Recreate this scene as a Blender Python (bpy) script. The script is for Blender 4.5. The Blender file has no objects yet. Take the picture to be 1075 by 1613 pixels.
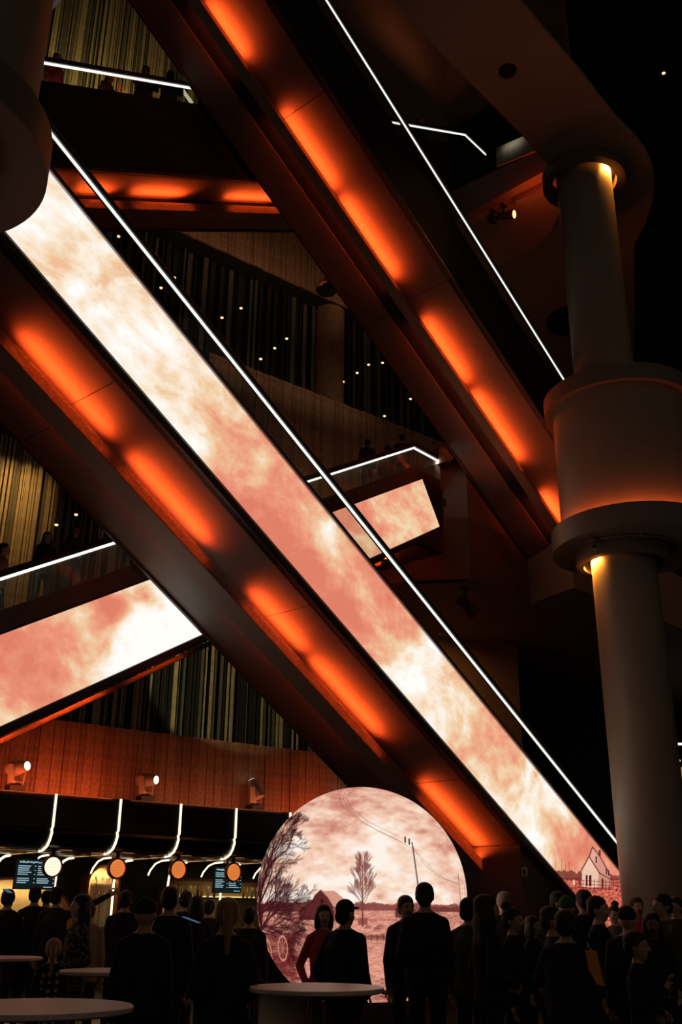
import bpy, bmesh, math, random
import numpy as np
from mathutils import Vector, Matrix

# ------------------------------------------------------------------ camera, world, exposure
scene = bpy.context.scene
C = bpy.context.collection
FPX = 1568.0
PITCH, ROLL = math.radians(21.94), math.radians(.46)
CAM = np.array([0, 0, 1.5])
FWD = np.array([0, math.cos(PITCH), math.sin(PITCH)])
_U0 = np.array([0, -math.sin(PITCH), math.cos(PITCH)])
_X0 = np.array([1.0, 0, 0])
XR = math.cos(ROLL) * _X0 + math.sin(ROLL) * _U0
UR = -math.sin(ROLL) * _X0 + math.cos(ROLL) * _U0
cam_d = bpy.data.cameras.new('camera')
cam_d.sensor_fit = 'VERTICAL'; cam_d.sensor_height = 36.0; cam_d.lens = 36.0 * FPX / 1613
cam_d.clip_end = 300
cam = bpy.data.objects.new('camera', cam_d); C.objects.link(cam)
cam.matrix_world = Matrix(((XR[0], UR[0], -FWD[0], CAM[0]), (XR[1], UR[1], -FWD[1], CAM[1]), (XR[2], UR[2], -FWD[2], CAM[2]), (0, 0, 0, 1)))
scene.camera = cam
world = bpy.data.worlds.new('world'); scene.world = world; world.use_nodes = True
world.node_tree.nodes['Background'].inputs[0].default_value = (1.0, .74, .54, 1)
world.node_tree.nodes['Background'].inputs[1].default_value = .05
scene.view_settings.view_transform = 'Standard'
scene.view_settings.look = 'None'
scene.view_settings.exposure = 0.0
scene.view_settings.gamma = 1.0
scene.view_settings.use_curve_mapping = False
scene.cycles.use_denoising = True
scene.cycles.max_bounces = 5
scene.cycles.diffuse_bounces = 2
scene.cycles.glossy_bounces = 3
scene.cycles.transparent_max_bounces = 24
scene.cycles.sample_clamp_indirect = 4.0
random.seed(7)
RNG = np.random.default_rng(7)

# ------------------------------------------------------------------ geometry helpers
TH = math.radians(48.3); INC = math.radians(29.9); T = math.tan(INC)
EV = np.array([math.cos(TH), math.sin(TH), 0]); NV = np.array([-math.sin(TH), math.cos(TH), 0]); ZV = np.array([0, 0, 1.0])
THW = math.radians(38.4)
EW = np.array([math.cos(THW), math.sin(THW), 0]); NW = np.array([-math.sin(THW), math.cos(THW), 0])
def ray(u, v): return (u - 537.5) * XR / FPX - (v - 806.5) * UR / FPX + FWD
def aty(u, v, Y): r = ray(u, v); return CAM + r * (Y / r[1])
def atz(u, v, h): r = ray(u, v); return CAM + r * ((h - CAM[2]) / r[2])
def atn(u, v, t): r = ray(u, v); return CAM + r * (t / (r @ NV))
def ats(u, v, s): r = ray(u, v); return CAM + r * (s / (r @ EV))
def atw(u, v, d): r = ray(u, v); return CAM + r * (d / (r @ NW))
def proj(P):
    d = np.asarray(P, float) - CAM; zc = d @ FWD
    return 537.5 + FPX * (d @ XR) / zc, 806.5 - FPX * (d @ UR) / zc, zc
def Wd(s, t, h): return s * EV + t * NV + h * ZV
def Ww(sw, d, h): return sw * EW + d * NW + h * ZV

def link(name, me, mat=None, parent=None, smooth=False):
    o = bpy.data.objects.new(name, me); C.objects.link(o)
    if mat is not None:
        for m in (mat if isinstance(mat, (list, tuple)) else [mat]): me.materials.append(m)
    if smooth: me.polygons.foreach_set('use_smooth', [True] * len(me.polygons))
    if parent is not None:
        o.parent = parent
        if parent.type == 'EMPTY': o.matrix_parent_inverse = Matrix.Translation(-parent.location)
    return o
def mesh(name, verts, faces, mat=None, parent=None, smooth=False, kind=None):
    me = bpy.data.meshes.new(name)
    me.from_pydata([tuple(float(c) for c in v) for v in verts], [], faces); me.update()
    o = link(name, me, mat, parent, smooth)
    if kind: o['kind'] = kind
    return o
def empty(name, loc, label=None, cat=None, group=None, kind=None):
    o = bpy.data.objects.new(name, None); C.objects.link(o); o.location = tuple(float(c) for c in loc); o.empty_display_size = .1
    return tag(o, label, cat, group, kind)
def tag(o, label=None, cat=None, group=None, kind=None):
    if label: o['label'] = label
    if cat: o['category'] = cat
    if group: o['group'] = group
    if kind: o['kind'] = kind
    return o
class MB:
    """collects shapes, builds one mesh object"""
    def __init__(s): s.v = []; s.f = []
    def add(s, v, f):
        o = len(s.v); s.v += [tuple(map(float, p)) for p in v]; s.f += [tuple(o + i for i in q) for q in f]; return s
    def prism(s, a, b):
        k = len(a); s.add(list(a) + list(b), [tuple(range(k))[::-1], tuple(range(k, 2 * k))] + [(i, (i + 1) % k, k + (i + 1) % k, k + i) for i in range(k)]); return s
    def slab(s, poly, z0, z1):
        return s.prism([(p[0], p[1], z0) for p in poly], [(p[0], p[1], z1) for p in poly])
    def box(s, c, ax, ay, az, sx, sy, sz):
        c = np.array(c, float); ax, ay, az = [np.array(q, float) for q in (ax, ay, az)]
        q = lambda i, j, k: c + ax * sx * i / 2 + ay * sy * j / 2 + az * sz * k / 2
        s.prism([q(-1, -1, -1), q(1, -1, -1), q(1, 1, -1), q(-1, 1, -1)], [q(-1, -1, 1), q(1, -1, 1), q(1, 1, 1), q(-1, 1, 1)]); return s
    def tube(s, pts, r, seg=8, cap=True):
        pts = [np.array(p, float) for p in pts]; n = len(pts); rs = r if hasattr(r, '__len__') else [r] * n
        up = None; rings = []
        for i, p in enumerate(pts):
            d = pts[min(i + 1, n - 1)] - pts[max(i - 1, 0)]; d = d / (np.linalg.norm(d) + 1e-12)
            if up is None:
                a = np.array([0, 0, 1.0]) if abs(d[2]) < .9 else np.array([1.0, 0, 0])
            else: a = up
            x = np.cross(a, d); x /= np.linalg.norm(x) + 1e-12; y = np.cross(d, x); up = y
            rings.append([p + rs[i] * (math.cos(2 * math.pi * k / seg) * x + math.sin(2 * math.pi * k / seg) * y) for k in range(seg)])
        v = [q for rg in rings for q in rg]
        f = [(i * seg + k, i * seg + (k + 1) % seg, (i + 1) * seg + (k + 1) % seg, (i + 1) * seg + k) for i in range(n - 1) for k in range(seg)]
        if cap: f += [tuple(range(seg))[::-1], tuple(range((n - 1) * seg, n * seg))]
        return s.add(v, f)
    def lathe(s, prof, c, axis=(0, 0, 1), seg=32, closed=False):
        c = np.array(c, float); a = np.array(axis, float); a /= np.linalg.norm(a)
        x = np.cross(a, (0, 0, 1.0) if abs(a[2]) < .9 else (1.0, 0, 0)); x /= np.linalg.norm(x); y = np.cross(a, x)
        v = [c + a * h + r * (math.cos(2 * math.pi * k / seg) * x + math.sin(2 * math.pi * k / seg) * y) for r, h in prof for k in range(seg)]
        n = len(prof); rng = range(n) if closed else range(n - 1)
        f = [(i * seg + k, i * seg + (k + 1) % seg, ((i + 1) % n) * seg + (k + 1) % seg, ((i + 1) % n) * seg + k) for i in rng for k in range(seg)]
        if not closed:
            f += [tuple(range(seg))[::-1], tuple(range((n - 1) * seg, n * seg))]
        return s.add(v, f)
    def ellipsoid(s, c, r, seg=16, rings=10, M=None):
        c = np.array(c, float); v = []; f = []
        for i in range(1, rings):
            a = math.pi * i / rings
            for k in range(seg):
                b = 2 * math.pi * k / seg
                q = np.array([r[0] * math.sin(a) * math.cos(b), r[1] * math.sin(a) * math.sin(b), r[2] * math.cos(a)])
                if M is not None: q = M @ q
                v.append(c + q)
        top = np.array([0, 0, r[2]]); bot = -top
        if M is not None: top = M @ top; bot = M @ bot
        v += [c + top, c + bot]; tI = len(v) - 2; bI = len(v) - 1
        for i in range(rings - 2):
            for k in range(seg):
                f.append((i * seg + k, (i + 1) * seg + k, (i + 1) * seg + (k + 1) % seg, i * seg + (k + 1) % seg))
        for k in range(seg):
            f.append((tI, k, (k + 1) % seg)); o = (rings - 2) * seg; f.append((bI, o + (k + 1) % seg, o + k))
        return s.add(v, f)
    def build(s, name, mat=None, parent=None, smooth=False, kind=None):
        o = mesh(name, s.v, s.f, mat, parent, False, kind)
        if smooth:
            o.data.shade_smooth() if hasattr(o.data, 'shade_smooth') else None
            try: o.data.set_sharp_from_angle(angle=math.radians(35))
            except Exception: pass
        return o
def fixn(o):
    bm = bmesh.new(); bm.from_mesh(o.data); bmesh.ops.recalc_face_normals(bm, faces=bm.faces); bm.to_mesh(o.data); bm.free(); return o
def area(name, c, xdir, emit, sx, sy, energy, col, parent=None, spread=180):
    ld = bpy.data.lights.new(name, 'AREA'); ld.shape = 'RECTANGLE'; ld.size = sx; ld.size_y = sy; ld.energy = energy; ld.color = col
    ld.spread = math.radians(spread); ld.specular_factor = .15
    o = bpy.data.objects.new(name, ld); C.objects.link(o)
    zz = -np.array(emit, float); zz /= np.linalg.norm(zz); xx = np.array(xdir, float); xx -= zz * (xx @ zz); xx /= np.linalg.norm(xx); yy = np.cross(zz, xx)
    o.matrix_world = Matrix(((xx[0], yy[0], zz[0], c[0]), (xx[1], yy[1], zz[1], c[1]), (xx[2], yy[2], zz[2], c[2]), (0, 0, 0, 1)))
    return o
def spot(name, c, target, energy, col, angle, blend=.3, r=.05):
    ld = bpy.data.lights.new(name, 'SPOT'); ld.energy = energy; ld.color = col; ld.spot_size = math.radians(angle); ld.spot_blend = blend; ld.shadow_soft_size = r
    o = bpy.data.objects.new(name, ld); C.objects.link(o); o.location = tuple(c)
    o.rotation_euler = (Vector(target) - Vector(c)).to_track_quat('-Z', 'Y').to_euler(); return o

# ------------------------------------------------------------------ materials
def lin(c): return tuple(((x / 255) / 12.92 if x / 255 <= .04045 else ((x / 255 + .055) / 1.055) ** 2.4) for x in c)
MATS = {}
def mat(name, col, rough=.6, metal=0.0, var=.12, scale=6.0, bump=0.0, spec=.5):
    if name in MATS: return MATS[name]
    m = bpy.data.materials.new(name); m.use_nodes = True; nt = m.node_tree; b = nt.nodes['Principled BSDF']
    b.inputs['Roughness'].default_value = rough; b.inputs['Metallic'].default_value = metal; b.inputs['Specular IOR Level'].default_value = spec
    tc = nt.nodes.new('ShaderNodeTexCoord'); n = nt.nodes.new('ShaderNodeTexNoise'); n.inputs['Scale'].default_value = scale; n.inputs['Detail'].default_value = 4
    nt.links.new(tc.outputs['Object'], n.inputs['Vector'])
    r = nt.nodes.new('ShaderNodeValToRGB'); c = np.array(col)
    r.color_ramp.elements[0].position = .3; r.color_ramp.elements[1].position = .7
    r.color_ramp.elements[0].color = (*(c * (1 - var)), 1); r.color_ramp.elements[1].color = (*(c * (1 + var)), 1)
    nt.links.new(n.outputs['Fac'], r.inputs['Fac']); nt.links.new(r.outputs['Color'], b.inputs['Base Color'])
    if bump:
        bp = nt.nodes.new('ShaderNodeBump'); bp.inputs['Strength'].default_value = bump; bp.inputs['Distance'].default_value = .02
        nt.links.new(n.outputs['Fac'], bp.inputs['Height']); nt.links.new(bp.outputs['Normal'], b.inputs['Normal'])
    MATS[name] = m; return m
def emit(name, col, strength=1.0, pattern=None, sampling=True):
    if name in MATS: return MATS[name]
    m = bpy.data.materials.new(name); m.use_nodes = True; nt = m.node_tree
    nt.nodes.remove(nt.nodes['Principled BSDF']); e = nt.nodes.new('ShaderNodeEmission'); e.inputs['Strength'].default_value = strength
    e.inputs['Color'].default_value = (*col, 1)
    tc = nt.nodes.new('ShaderNodeTexCoord'); n = nt.nodes.new('ShaderNodeTexNoise'); n.inputs['Scale'].default_value = 3.0
    nt.links.new(tc.outputs['Object'], n.inputs['Vector'])
    r = nt.nodes.new('ShaderNodeValToRGB'); c = np.array(col)
    r.color_ramp.elements[0].color = (*(c * .9), 1); r.color_ramp.elements[1].color = (*np.minimum(c * 1.06, 4), 1)
    nt.links.new(n.outputs['Fac'], r.inputs['Fac']); nt.links.new(r.outputs['Color'], e.inputs['Color'])
    nt.links.new(e.outputs[0], nt.nodes['Material Output'].inputs['Surface'])
    if not sampling:
        try: m.cycles.emission_sampling = 'NONE'
        except Exception: pass
    MATS[name] = m; return m
def glass_mat(name, tint=(.93, .95, .93), refl=.06, refl_mix=0):
    m = bpy.data.materials.new(name); m.use_nodes = True; nt = m.node_tree; nt.nodes.remove(nt.nodes['Principled BSDF'])
    t = nt.nodes.new('ShaderNodeBsdfTransparent'); t.inputs[0].default_value = (*tint, 1)
    g = nt.nodes.new('ShaderNodeBsdfGlossy'); g.inputs['Roughness'].default_value = .02; g.inputs[0].default_value = (1, 1, 1, 1)
    fr = nt.nodes.new('ShaderNodeLayerWeight'); fr.inputs['Blend'].default_value = .25
    mp = nt.nodes.new('ShaderNodeMapRange'); mp.inputs['To Min'].default_value = .01; mp.inputs['To Max'].default_value = refl
    nt.links.new(fr.outputs['Fresnel'], mp.inputs['Value'])
    mx = nt.nodes.new('ShaderNodeMixShader'); nt.links.new(mp.outputs[0], mx.inputs[0]); nt.links.new(t.outputs[0], mx.inputs[1]); nt.links.new(g.outputs[0], mx.inputs[2])
    out = mx
    if refl_mix:
        df = nt.nodes.new('ShaderNodeBsdfDiffuse'); df.inputs[0].default_value = (.75, .85, .7, 1); out = nt.nodes.new('ShaderNodeMixShader'); out.inputs[0].default_value = refl_mix  # greenish diffuse mix paints in the rail strip's reflection on the glass
        nt.links.new(mx.outputs[0], out.inputs[1]); nt.links.new(df.outputs[0], out.inputs[2])
    nt.links.new(out.outputs[0], nt.nodes['Material Output'].inputs['Surface']); MATS[name] = m; return m
def sky_mat(name):
    """LED cloud picture: control attribute 'ctl' + node noise, with a painted picture layer 'pic' (rgb, alpha)"""
    m = bpy.data.materials.new(name); m.use_nodes = True; nt = m.node_tree; nt.nodes.remove(nt.nodes['Principled BSDF']); L = nt.links.new
    e = nt.nodes.new('ShaderNodeEmission')
    uv = nt.nodes.new('ShaderNodeUVMap'); uv.uv_map = 'UVMap'
    mpn = nt.nodes.new('ShaderNodeMapping'); mpn.inputs['Scale'].default_value = (.8, 1.0, 1); L(uv.outputs[0], mpn.inputs[0])
    n1 = nt.nodes.new('ShaderNodeTexNoise'); n1.inputs['Scale'].default_value = .95; n1.inputs['Detail'].default_value = 7; n1.inputs['Roughness'].default_value = .6; n1.inputs['Distortion'].default_value = .6
    L(mpn.outputs[0], n1.inputs['Vector'])
    n2 = nt.nodes.new('ShaderNodeTexNoise'); n2.inputs['Scale'].default_value = 3.2; n2.inputs['Detail'].default_value = 4; n2.inputs['Roughness'].default_value = .6
    L(mpn.outputs[0], n2.inputs['Vector'])
    at = nt.nodes.new('ShaderNodeAttribute'); at.attribute_name = 'ctl'
    a1 = nt.nodes.new('ShaderNodeMath'); a1.operation = 'MULTIPLY_ADD'; a1.inputs[1].default_value = 1.3; L(n1.outputs['Fac'], a1.inputs[0]); L(at.outputs['Fac'], a1.inputs[2])
    a2 = nt.nodes.new('ShaderNodeMath'); a2.operation = 'MULTIPLY_ADD'; a2.inputs[1].default_value = .6; L(n2.outputs['Fac'], a2.inputs[0]); L(a1.outputs[0], a2.inputs[2])
    a3 = nt.nodes.new('ShaderNodeMath'); a3.operation = 'SUBTRACT'; a3.inputs[1].default_value = .95; L(a2.outputs[0], a3.inputs[0])
    r = nt.nodes.new('ShaderNodeValToRGB'); cr = r.color_ramp
    stops = [(0.0, (224, 128, 104)), (.2, (236, 150, 121)), (.34, (239, 178, 140)), (.48, (242, 206, 166)), (.64, (252, 234, 212)), (.82, (255, 254, 249))]
    while len(cr.elements) < len(stops): cr.elements.new(.5)
    for el, (p, c) in zip(cr.elements, stops): el.position = p; el.color = (*lin(c), 1)
    L(a3.outputs[0], r.inputs['Fac'])
    pc = nt.nodes.new('ShaderNodeAttribute'); pc.attribute_name = 'pic'
    mx = nt.nodes.new('ShaderNodeMix'); mx.data_type = 'RGBA'
    L(pc.outputs['Alpha'], mx.inputs[0]); L(r.outputs['Color'], mx.inputs[6]); L(pc.outputs['Color'], mx.inputs[7]); L(mx.outputs[2], e.inputs['Color'])
    e.inputs['Strength'].default_value = 1.0
    L(e.outputs[0], nt.nodes['Material Output'].inputs['Surface']); MATS[name] = m; return m

M_SOFFIT = mat('bronze_soffit_paint', (.155, .115, .095), .6, 0, .06, 1.5)
M_CLAD = mat('dark_bronze_cladding', (.055, .040, .034), .45, 0, .1, 1.5)
M_BLACK = mat('black_gloss_panel', (.008, .007, .007), .35, 0, .1, 2)
M_BLACKM = mat('black_matt', (.006, .006, .006), .8, 0, .1, 4)
M_TRAY = mat('light_tray_metal', (.24, .18, .145), .6, 0, .08, 2)
M_RUBBER = mat('handrail_rubber', (.01, .009, .009), .45)
M_FRAME = mat('screen_edge_metal', (.32, .29, .34), .4, .6, .05)
def perforated(name):
    m = bpy.data.materials.new(name); m.use_nodes = True; nt = m.node_tree; nt.nodes.remove(nt.nodes['Principled BSDF'])
    d = nt.nodes.new('ShaderNodeBsdfDiffuse'); d.inputs[0].default_value = (.2, .15, .12, 1); t = nt.nodes.new('ShaderNodeBsdfTranslucent'); t.inputs[0].default_value = (.8, .7, .6, 1)
    tc = nt.nodes.new('ShaderNodeTexCoord'); v = nt.nodes.new('ShaderNodeTexVoronoi'); v.inputs['Scale'].default_value = 28; nt.links.new(tc.outputs['Object'], v.inputs['Vector'])
    mp = nt.nodes.new('ShaderNodeMapRange'); mp.inputs['From Max'].default_value = .6; mp.inputs['To Min'].default_value = .6; mp.inputs['To Max'].default_value = .3; nt.links.new(v.outputs['Distance'], mp.inputs['Value'])
    mx = nt.nodes.new('ShaderNodeMixShader'); nt.links.new(mp.outputs[0], mx.inputs[0]); nt.links.new(d.outputs[0], mx.inputs[1]); nt.links.new(t.outputs[0], mx.inputs[2])
    nt.links.new(mx.outputs[0], nt.nodes['Material Output'].inputs['Surface']); MATS[name] = m; return m
M_PERF = perforated('perforated_tray_lip')
M_GLASS = glass_mat('balustrade_glass'); M_GLASSH = glass_mat('glass_painted_reflection', refl_mix=.09)
M_STRIP = emit('rail_led_strip', (1.0, .97, .87), 1.25)
M_SKY = sky_mat('led_sky_picture')
M_COL = mat('column_plaster', (.26, .205, .16), .45, 0, .06, .8)
M_RING = mat('column_ring_metal', (.16, .125, .1), .45, 0, .06, .8)
M_CEIL = mat('slab_soffit', (.3, .225, .165), .6, 0, .08, .6)
M_DARKCEIL = mat('dark_ceiling', (.012, .010, .009), .8, 0, .1, 1)
M_STEEL = mat('brushed_steel', (.3, .28, .26), .35, .8, .05)
ORANGE = (1.0, .095, .014)

# ------------------------------------------------------------------ floor, back wall and ceilings
def floor_mat():
    m = mat('polished_dark_floor', (.022, .018, .016), .22, 0, .25, 1.2); return m
fl = MB().slab([(-24, -8), (40, -8), (40, 62), (-24, 62)], -.2, 0).build('floor', floor_mat()); tag(fl, kind='structure')
cl = MB().slab([(-24, -8), (40, -8), (40, 62), (-24, 62)], 38, 38.3).build('ceiling', M_DARKCEIL); tag(cl, kind='structure')
D_BAR = 22.24; D_WALL = 22.84; D_REC = 23.5
M_WOODR = mat('wood_slat', (.30, .17, .10), .55, 0, .3, 9)
M_WOODD = mat('wood_slat_deep', (.24, .13, .075), .6, 0, .3, 9)
M_STRIPA = mat('curtain_strip_pale', (.42, .34, .2), .6, 0, .2, 5)
M_STRIPB = mat('curtain_strip_grey', (.12, .105, .075), .6, 0, .2, 5)
M_STRIPC = mat('curtain_strip_black', (.02, .018, .015), .6, 0, .2, 5)
wall_b = MB()
wall_b.box(Ww(14, D_REC + .4, 20.45), EW, NW, ZV, 56, .3, 35.1)
wall_back = wall_b.build('wall_back', M_BLACKM); tag(wall_back, kind='structure')
def wall_band(nm, s0, s1, z0, z1, d0, d1):
    return MB().box(Ww((s0 + s1) / 2, (d0 + d1) / 2, (z0 + z1) / 2), EW, NW, ZV, s1 - s0, d1 - d0, z1 - z0).build(nm, M_BLACKM, wall_back)
wall_band('bulkhead', -2, 36, 12.9, 17.1, D_WALL + .08, D_REC + .3)
wall_band('bulkhead', -2, 36, 20.9, 24.2, D_WALL + .08, D_REC + .3)
wall_band('bulkhead', -2, 36, 2.9, 5.65, D_WALL + .08, D_REC + .3)
WROT = Matrix.Rotation(THW, 4, 'Z')
_bx = {}
def unit_box(w, dp, h, m):
    k = (round(w, 3), round(dp, 3), round(h, 2), m.name)
    if k not in _bx:
        me = bpy.data.meshes.new('slat'); b = MB().box((0, 0, 0), (1, 0, 0), (0, 1, 0), (0, 0, 1), w, dp, h)
        me.from_pydata(b.v, [], b.f); me.materials.append(m); me.update(); _bx[k] = me
    return _bx[k]
def slat(name, sw, d, zc, w, dp, h, m):
    o = bpy.data.objects.new(name, unit_box(w, dp, h, m)); C.objects.link(o); o.parent = wall_back
    p = Ww(sw, d, zc); o.matrix_local = Matrix.Translation(Vector(p)) @ WROT; return o
def planks(s0, s1, z0, z1, m1, m2):
    s = s0
    while s < s1:
        w = random.choice((.1, .14, .18, .24)); slat('plank', s + w / 2, D_WALL + random.choice((0, .015, .03)), (z0 + z1) / 2, w - .012, .07, z1 - z0, random.choice((m1, m1, m2))); s += w
planks(7.9, 18.2, 4.0, 5.7, M_WOODR, M_WOODD)
planks(13.0, 24.4, 13.0, 17.1, M_WOODR, M_WOODD)
planks(11.2, 19.5, 20.9, 24.2, M_WOODR, M_WOODD)
def strips(s0, s1, z0, z1, mats, gap=(.02, .16), zvar=0, fine=1.0):
    s = s0
    while s < s1:
        w = round(random.choice((.05, .08, .11, .16)) * fine, 3); dz = random.choice((0, .2, .4)) * zvar
        slat('curtain_strip', s + w / 2, D_REC + random.choice((0, .06, .12)), (z0 - dz + z1) / 2, w, .05, z1 - z0 + dz, random.choice(mats)); s += w + random.uniform(*gap)
strips(10.4, 18.2, 5.4, 13, (M_STRIPA, M_STRIPA, M_STRIPB, M_STRIPC), (.02, .12), fine=.65)
strips(7.0, 9.1, 5.4, 13, (M_STRIPA, M_STRIPA, M_STRIPB), (.0, .03), fine=.6)
strips(9.1, 10.4, 5.4, 13, (M_STRIPC, M_STRIPC, M_STRIPB), (.03, .12), fine=.7)  # mostly black strips darken the stretch that the golden wash leaves unlit
strips(9.0, 22.6, 17.0, 21, (M_STRIPC, M_STRIPB, M_STRIPC), (.05, .2))
strips(6.6, 12.3, 24.0, 31, (M_STRIPA, M_STRIPA, M_STRIPB), (.0, .03), fine=.6)
strips(18.5, 20.5, 28.0, 36, (M_STRIPA, M_STRIPB), (.0, .06))
# golden wash lamps on the curtains and red wash along the foot of the wood band
area('curtain_washer', Ww(9.4, D_WALL - .9, 23.6), EW, (NW * .55 + ZV), 5.5, .2, 75, (1.0, .72, .28))
area('curtain_washer', Ww(7.6, D_WALL - .3, 12.8), EW, (NW * .5 - ZV), 2.0, .15, 17, (1.0, .55, .16), spread=70)
area('curtain_washer', Ww(19.4, D_WALL - .6, 27.5), EW, (NW * .5 + ZV), 2.0, .15, 25, (1.0, .72, .28))
area('wood_washer', Ww(8.6, D_WALL - .72, 3.99), EW, (NW * .9 + ZV * .75), 4.6, .1, 34, (1.0, .15, .04))
area('wood_washer', Ww(13.6, D_WALL - .72, 3.99), EW, (NW * .9 + ZV * .75), 4.4, .1, 11, (1.0, .25, .1))
area('wood_washer', Ww(17.2, D_WALL - .72, 3.99), EW, (NW * .9 + ZV * .75), 2.4, .1, 12, (1.0, .16, .05))
area('band_fill', Ww(19, D_WALL - 1.2, 12.4), EW, (NW * .8 + ZV), 9, .2, 26, (1.0, .5, .28))  # added fill to brighten the bands, no fixture behind these
area('band_fill', Ww(15, D_WALL - 1.2, 20.4), EW, (NW * .8 + ZV), 8, .2, 16, (1.0, .55, .3))
area('band_fill', Ww(14, D_WALL - 1.0, 16.6), EW, (NW * .6 + ZV), 10, .2, 10, (1.0, .7, .4))
# round pier inside the upper recess
p = atw(518, 600, D_REC - .05)
o = MB().lathe([(.52, 0), (.52, 3.9)], (p[0], p[1], 17.05)).build('recess_pier', M_WOODD, wall_back, True)
# far dark side walls that close the hall
w = MB().box(Wd(46, 10, 19), EV, NV, ZV, .3, 60, 38).build('wall_right', M_DARKCEIL); tag(w, kind='structure')
w = MB().box((-17, 20, 19), (0, 1, 0), (1, 0, 0), (0, 0, 1), 60, .3, 38).build('wall_left', M_DARKCEIL); tag(w, kind='structure')

# pin lights hanging in the dark recesses
M_PIN = emit('pin_light_lens', (1.0, .55, .22), 2.2)
pins = [(350, 500), (380, 485), (331, 516), (433, 548), (452, 533), (411, 565), (541, 601), (563, 587), (581, 574), (603, 571), (647, 628), (606, 655), (187, 372), (275, 437), (254, 453)]
pl = [(89, 826), (120, 810)]
for i, (u, v) in enumerate(pins + pl):
    P = atw(u, v, D_REC - .45); zt = 20.95 if i < len(pins) else 12.95
    col_ = 'leftmost' if u < 200 else ''
    e_ = empty('pin_light', (P[0], P[1], P[2]), None, 'light', 'pin lights in the upper dark recess' if i < len(pins) else 'pin lights behind the balcony people')
    ORD = ['leftmost', 'second', 'third', 'fourth', 'fifth', 'sixth', 'seventh', 'eighth', 'ninth', 'tenth', 'eleventh', 'twelfth', 'thirteenth', 'fourteenth', 'rightmost']
    rk = sorted(q[0] for q in pins).index(u) if i < len(pins) else 0
    e_['label'] = ('tiny glowing pin light before the dark upper recess, %s from the left' % ORD[rk]).replace('leftmost from the left', 'leftmost').replace('rightmost from the left', 'rightmost') if i < len(pins) else 'tiny pin light behind the left escalator riders, the %s one' % ('lower' if u < 100 else 'upper')
    MB().lathe([(.05, .0), (.055, .12), (.02, .15)], P, seg=10).build('housing', M_BLACKM, e_)
    MB().lathe([(.006, .14), (.006, zt - P[2])], P, seg=5).build('cord', M_BLACKM, e_)
    MB().ellipsoid(P - ZV * .005, (.05, .05, .04), 8, 6).build('lens', M_PIN, e_)

# ------------------------------------------------------------------ picture painter for the screens
class Painter:
    def __init__(s, X, Y): s.X = X; s.Y = Y; n = len(X); s.rgb = np.zeros((n, 3)); s.a = np.zeros(n)
    def _put(s, idx, cov, col):
        c = np.array(lin(col)) if not isinstance(col, np.ndarray) else col
        cov = cov[:, None]; s.rgb[idx] = s.rgb[idx] * (1 - cov) + c * cov; s.a[idx] = np.maximum(s.a[idx], cov[:, 0])
    def box_idx(s, x0, y0, x1, y1): return np.nonzero((s.X >= x0) & (s.X <= x1) & (s.Y >= y0) & (s.Y <= y1))[0]
    def line(s, x0, y0, x1, y1, w, col, op=1.0):
        p = w + 1.2; i = s.box_idx(min(x0, x1) - p, min(y0, y1) - p, max(x0, x1) + p, max(y0, y1) + p)
        if not len(i): return
        dx, dy = x1 - x0, y1 - y0; l = dx * dx + dy * dy + 1e-9; t = np.clip(((s.X[i] - x0) * dx + (s.Y[i] - y0) * dy) / l, 0, 1)
        d = np.hypot(s.X[i] - x0 - t * dx, s.Y[i] - y0 - t * dy); s._put(i, np.clip(w / 2 + .55 - d, 0, 1) * op, col)
    def poly(s, pts, col, op=1.0):
        xs = [p[0] for p in pts]; ys = [p[1] for p in pts]; i = s.box_idx(min(xs), min(ys), max(xs), max(ys))
        if not len(i): return
        X, Y = s.X[i], s.Y[i]; ins = np.zeros(len(i), bool); n = len(pts)
        for k in range(n):
            (x0, y0), (x1, y1) = pts[k], pts[(k + 1) % n]
            c = ((y0 > Y) != (y1 > Y)); ins ^= c & (X < (x1 - x0) * (Y - y0) / (y1 - y0 + 1e-9) + x0)
        s._put(i, ins * float(op), col)
    def ring(s, cx, cy, rx, ry, w, col):
        i = s.box_idx(cx - rx - 3, cy - ry - 3, cx + rx + 3, cy + ry + 3); q = np.hypot((s.X[i] - cx) / rx, (s.Y[i] - cy) / ry)
        s._put(i, np.clip(w / 2 + .5 - np.abs(q - 1) * min(rx, ry), 0, 1), col)
def vnoise(x, y, seed=0):
    xi = np.floor(x).astype(np.int64); yi = np.floor(y).astype(np.int64); fx = x - xi; fy = y - yi
    fx = fx * fx * (3 - 2 * fx); fy = fy * fy * (3 - 2 * fy)
    def h(a, b):
        n = (a * 374761393 + b * 668265263 + seed * 974634777) & 0xffffffff
        n = ((n ^ (n >> 13)) * 1274126177) & 0xffffffff
        return ((n ^ (n >> 16)) & 0xffff) / 65535.0
    return (h(xi, yi) * (1 - fx) + h(xi + 1, yi) * fx) * (1 - fy) + (h(xi, yi + 1) * (1 - fx) + h(xi + 1, yi + 1) * fx) * fy
def fbm(x, y, oct=6, seed=0, gain=.55):
    s = np.zeros_like(x); a = 1.0; n = 0
    for k in range(oct): s += a * vnoise(x * 2 ** k + 17 * k, y * 2 ** k - 9 * k, seed + k); n += a; a *= gain
    return s / n
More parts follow.
